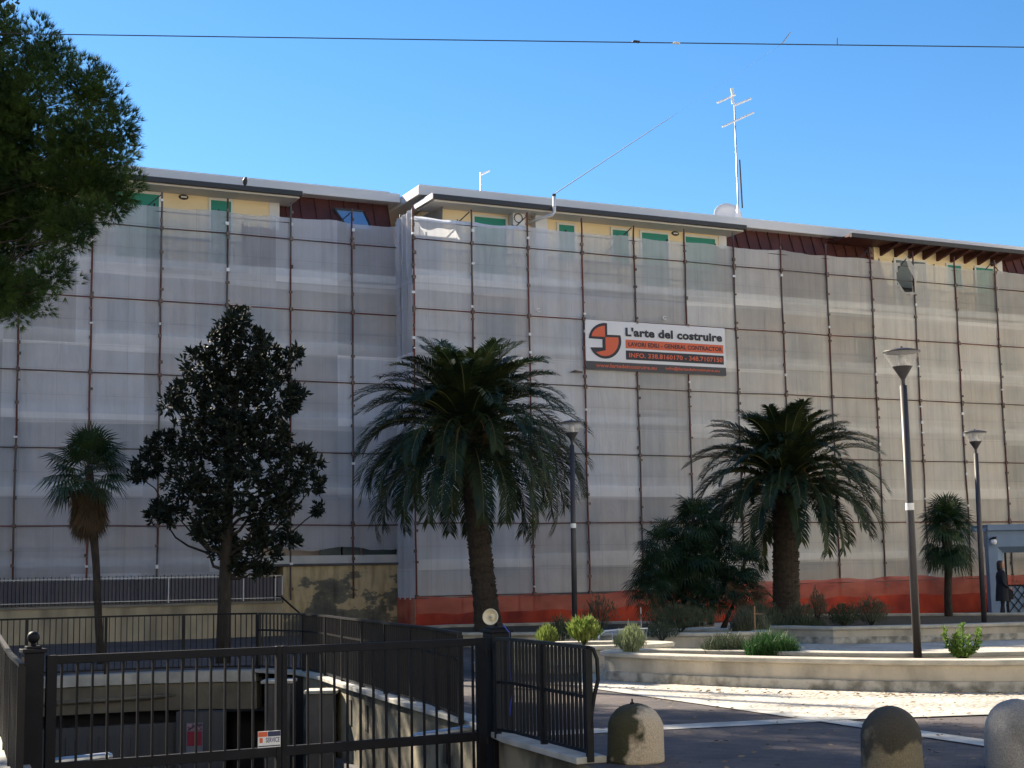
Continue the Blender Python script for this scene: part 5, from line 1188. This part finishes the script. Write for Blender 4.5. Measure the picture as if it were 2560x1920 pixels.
# head with face
mb=MB(); tmp=MB(); prof=[(.0,-.115),(.035,-.108),(.055,-.08),(.068,-.03),(.078,.02),(.078,.06),(.06,.10),(.03,.118),(0,.122)]; tmp.lathe([(r_,z) for r_,z in prof],20)
hv=[]
for v in tmp.v:
    x,y,z=v[0]*1.18,v[1],v[2]
    if x>.055 and abs(y)<.03: x+=.0
    if x>0 and abs(y)<.018 and -.04<z<.0: x+=.022*(1-abs(y)/.018)       # nose
    if x>0 and .0<z<.03 and .015<abs(y)<.045: x-=.010                    # eye hollows
    if x>0 and z<-.09 and abs(y)<.03: x+=.012                            # chin
    hv.append((x+.025,y,z+1.56))
mb.add(hv,tmp.f); hd=mb.build('head', M['skin'], per, smooth=True)
mb=MB()
for s_ in (-1,1):
    tmp=MB(); tmp.lathe([(.012*math.sin(R(a)),-.009*math.cos(R(a))) for a in range(0,181,30)],8); mb.add([Vector(v)+Vector((.025+.075,s_*.03,1.578)) for v in tmp.v],tmp.f)
mb.build('eyes', M['hair'], per); mb=MB(); mb.obox((.025+.079,0,1.508),Vector((.006,0,0)),Vector((0,.022,0)),Vector((0,0,.005))); mb.build('mouth', M['poster_red'], per)
mb=MB()
for s_ in (-1,1): mb.obox((.02,s_*.08,1.56),Vector((.018,0,0)),Vector((0,.006,0)),Vector((0,0,.026)))
mb.build('ears', M['skin'], per, bevel=.004)
mb=MB(); tmp=MB(); tmp.lathe([(.0,.135),(.05,.125),(.082,.085),(.092,.03),(.09,-.03),(.092,-.10),(.08,-.16),(.05,-.19),(0,-.2)],20)
mb.add([((v[0]*1.15-.012 if v[0]<.045 or v[2]>.075 else .03),v[1]*1.02,v[2]+1.565) for v in tmp.v],tmp.f); mb.build('hair', M['hair'], per, smooth=True)
# coat
mb=MB(); rows_=[(.50,.19,.20),(.62,.185,.20),(.85,.165,.185),(1.02,.145,.165),(1.2,.155,.18),(1.32,.13,.18),(1.38,.09,.12),(1.42,.06,.07)]
n=24; o=len(mb.v)
for (z,a,b) in rows_:
    for k in range(n): an=2*math.pi*k/n; mb.v.append(((a*math.cos(an))*(1+.04*math.sin(3*an)),b*math.sin(an),z))
for i in range(len(rows_)-1):
    for k in range(n): k2=(k+1)%n; mb.f.append((i*n+k,i*n+k2,(i+1)*n+k2,(i+1)*n+k)); mb.m.append(0)
mb.build('coat', M['coat'], per, smooth=True)
def hand(base, fwd, down, name='hand'):
    f=Vector(fwd).normalized(); dn=Vector(down).normalized(); sd=f.cross(dn).normalized(); mb=MB(); b=Vector(base)
    mb.tube([b,b+f*.03,b+f*.075],[.022,.028,.03],10)
    for i,(o_,l) in enumerate(((-.024,.06),(-.008,.07),(.008,.066),(.022,.05))):
        p=b+f*.07+sd*o_; mb.tube([p,p+f*l*.5+dn*.008,p+f*l*.75+dn*.03,p+f*l*.7+dn*.045],[.009,.0085,.008,.006],6)
    p=b+f*.03-sd*.025; mb.tube([p,p+f*.025-sd*.015+dn*.01,p+f*.05-sd*.01+dn*.025],[.010,.009,.007],6)
    mb.build(name, M['skin'], per, smooth=True)
hand((.155,-.185,.885),(.8,0,-.35),(0,.2,-1)); hand((.09,.20,.83),(.4,0,-.8),(.2,-.4,-.4))
mb=MB(); mb.obox((.24,.16,.70),Vector((.13,0,0)),Vector((0,.05,0)),Vector((0,0,.16))); mb.tube([(.14,.18,.86),(.14,.2,1.0),(.02,.16,1.36)],.008,6)
tag(mb.build('handbag', M['coat'], loc=pp_, bevel=.03), 'dark handbag hanging at the woman\'s side', 'bag')
# ================================================================== OFF-FRAME SURROUNDINGS added to shade the square or reflect sun into it
def street_block(label, x0, x1, y0, y1, h, face, floors):
    r=empty('street_building', ((x0+x1)/2,(y0+y1)/2,0), 0, label, 'building','buildings around the square outside the picture'); cx,cy=(x0+x1)/2,(y0+y1)/2; hx,hy=(x1-x0)/2,(y1-y0)/2
    mb=MB(); mb.box(-hx,hx,-hy,hy,0,h); mb.build('wall', M['extwall'], r); mb=MB(); mb.box(-hx-.5,hx+.5,-hy-.5,hy+.5,h,h+.35); mb.build('roof', M['roofwhite'], r)
    fh=h/floors
    for k in range(floors):
        if face=='-x':
            n=int(2*hy/3.4)
            for i in range(n): y=-hy+(i+.5)*2*hy/n; mb=MB(); mb.box(-hx-.05,-hx,y-.55,y+.55,k*fh+.9,k*fh+2.4); mb.build('window', M['shutter'], r)
        elif face=='x':
            n=int(2*hy/3.4)
            for i in range(n): y=-hy+(i+.5)*2*hy/n; mb=MB(); mb.box(hx,hx+.05,y-.55,y+.55,k*fh+.9,k*fh+2.4); mb.build('window', M['shutter'], r)
        else:
            n=int(2*hx/3.4)
            for i in range(n): x=-hx+(i+.5)*2*hx/n; mb=MB(); mb.box(x-.55,x+.55,hy,hy+.05,k*fh+.9,k*fh+2.4); mb.build('window', M['shutter'], r)
    return r
street_block('beige block on the near left side of the street, outside the picture', -31,-24,-26,10.6,17.5,'x',5)
street_block('long beige block behind the camera, across the street', -22,50,-30,-15,22,'y',6)

def street_tree(x,y,zc,rx,rz,n,label,seed):
    random.seed(seed); r=empty('street_tree',(x,y,0),0,label,'tree','street trees outside the picture'); mb=MB(); mb.tube([(0,0,0),(.1,0,zc*.5),(0,.1,zc)],[.2,.15,.06],8)
    for i in range(9):
        e=rvec(); limb(mb,Vector((0,0,zc*.6)),Vector((e.x*rx*.8,e.y*rx*.8,zc+e.z*rz*.8)),.06,.015,.2)
    mb.build('trunk',M['bark'],r); mb=MB(); cl_=[Vector((rnd()*rx,rnd()*rx,rnd()*rz)) for _ in range(int(28*rx*rz))]
    cl_=[c for c in cl_ if (c.x/rx)**2+(c.y/rx)**2+(c.z/rz)**2<1]
    for c in cl_:
        for _ in range(n//len(cl_)):
            leaf(mb,c+Vector((0,0,zc))+rvec()*.55,rvec().normalized(),.16,.10)
    mb.build('crown',M['shrub'],r); return r
street_tree(-12.3,27.8,12.6,2.4,7.4,30000,'tall dark tree left of the pine, outside the picture',5)
street_tree(-14.5,19.5,9.0,2.4,4.5,16000,'tree behind the pine, outside the picture',6)
for x_,y_,l_ in ((-11.8,31.9,'added tall pole for a shadow streak near the left end of the building, outside the picture'),(-12.4,33.5,'second added pole for a shadow streak beside the left net, outside the picture')):
    mb=MB(); mb.tube([(0,0,0),(0,0,14.5)],[.13,.09],10); mb.tube([(-.5,0,14.0),(.5,0,14.0)],.05,6); tag(mb.build('shadow_pole', M['bark'], loc=(x_,y_,0)), l_, 'pole', 'poles added for shadow streaks outside the picture')  # unseen poles added to throw thin shadow streaks over the paving
street_block('sunlit beige block added on the right to reflect sun, outside the picture', 33,45,14,50,19,'-x',5)  # unseen block added to bounce warm sunlight onto the right netting
mb=MB(); mb.quad((19,12,.004),(32,12,.004),(32,48,.004),(19,48,.004)); struct(mb.build('street', mat('bounce_street',(.42,.38,.32),.9,(.34,.31,.27),scale=.6)))  # unseen pale paving added so more sun bounces onto the facade

random.seed(91); mb=MB()
for i in range(420):
    if i%3==0: x=random.uniform(1.2,7); y=22.4-1.0*x+.055*x*x*1.4-random.uniform(.0,.5); y=max(y,17.5)
    else: x=random.uniform(.6,6.5); y=random.uniform(12.5,20.5)
    a=random.uniform(0,6.28); l=random.uniform(.02,.05); d=Vector((math.cos(a),math.sin(a),0)); n_=Vector((-d.y,d.x,0)); p=Vector((x,y,.022))
    mb.add([p-d*l,p+n_*l*.5+Vector((0,0,.012)),p+d*l+Vector((0,0,.006)),p-n_*l*.5],[(0,1,2,3)])
tag(mb.build('fallen_leaves', mat('dry_leaf',(.26,.19,.11),.9,(.12,.08,.045),scale=3)),'small dry leaves scattered over the paving','leaf litter',kind='stuff')
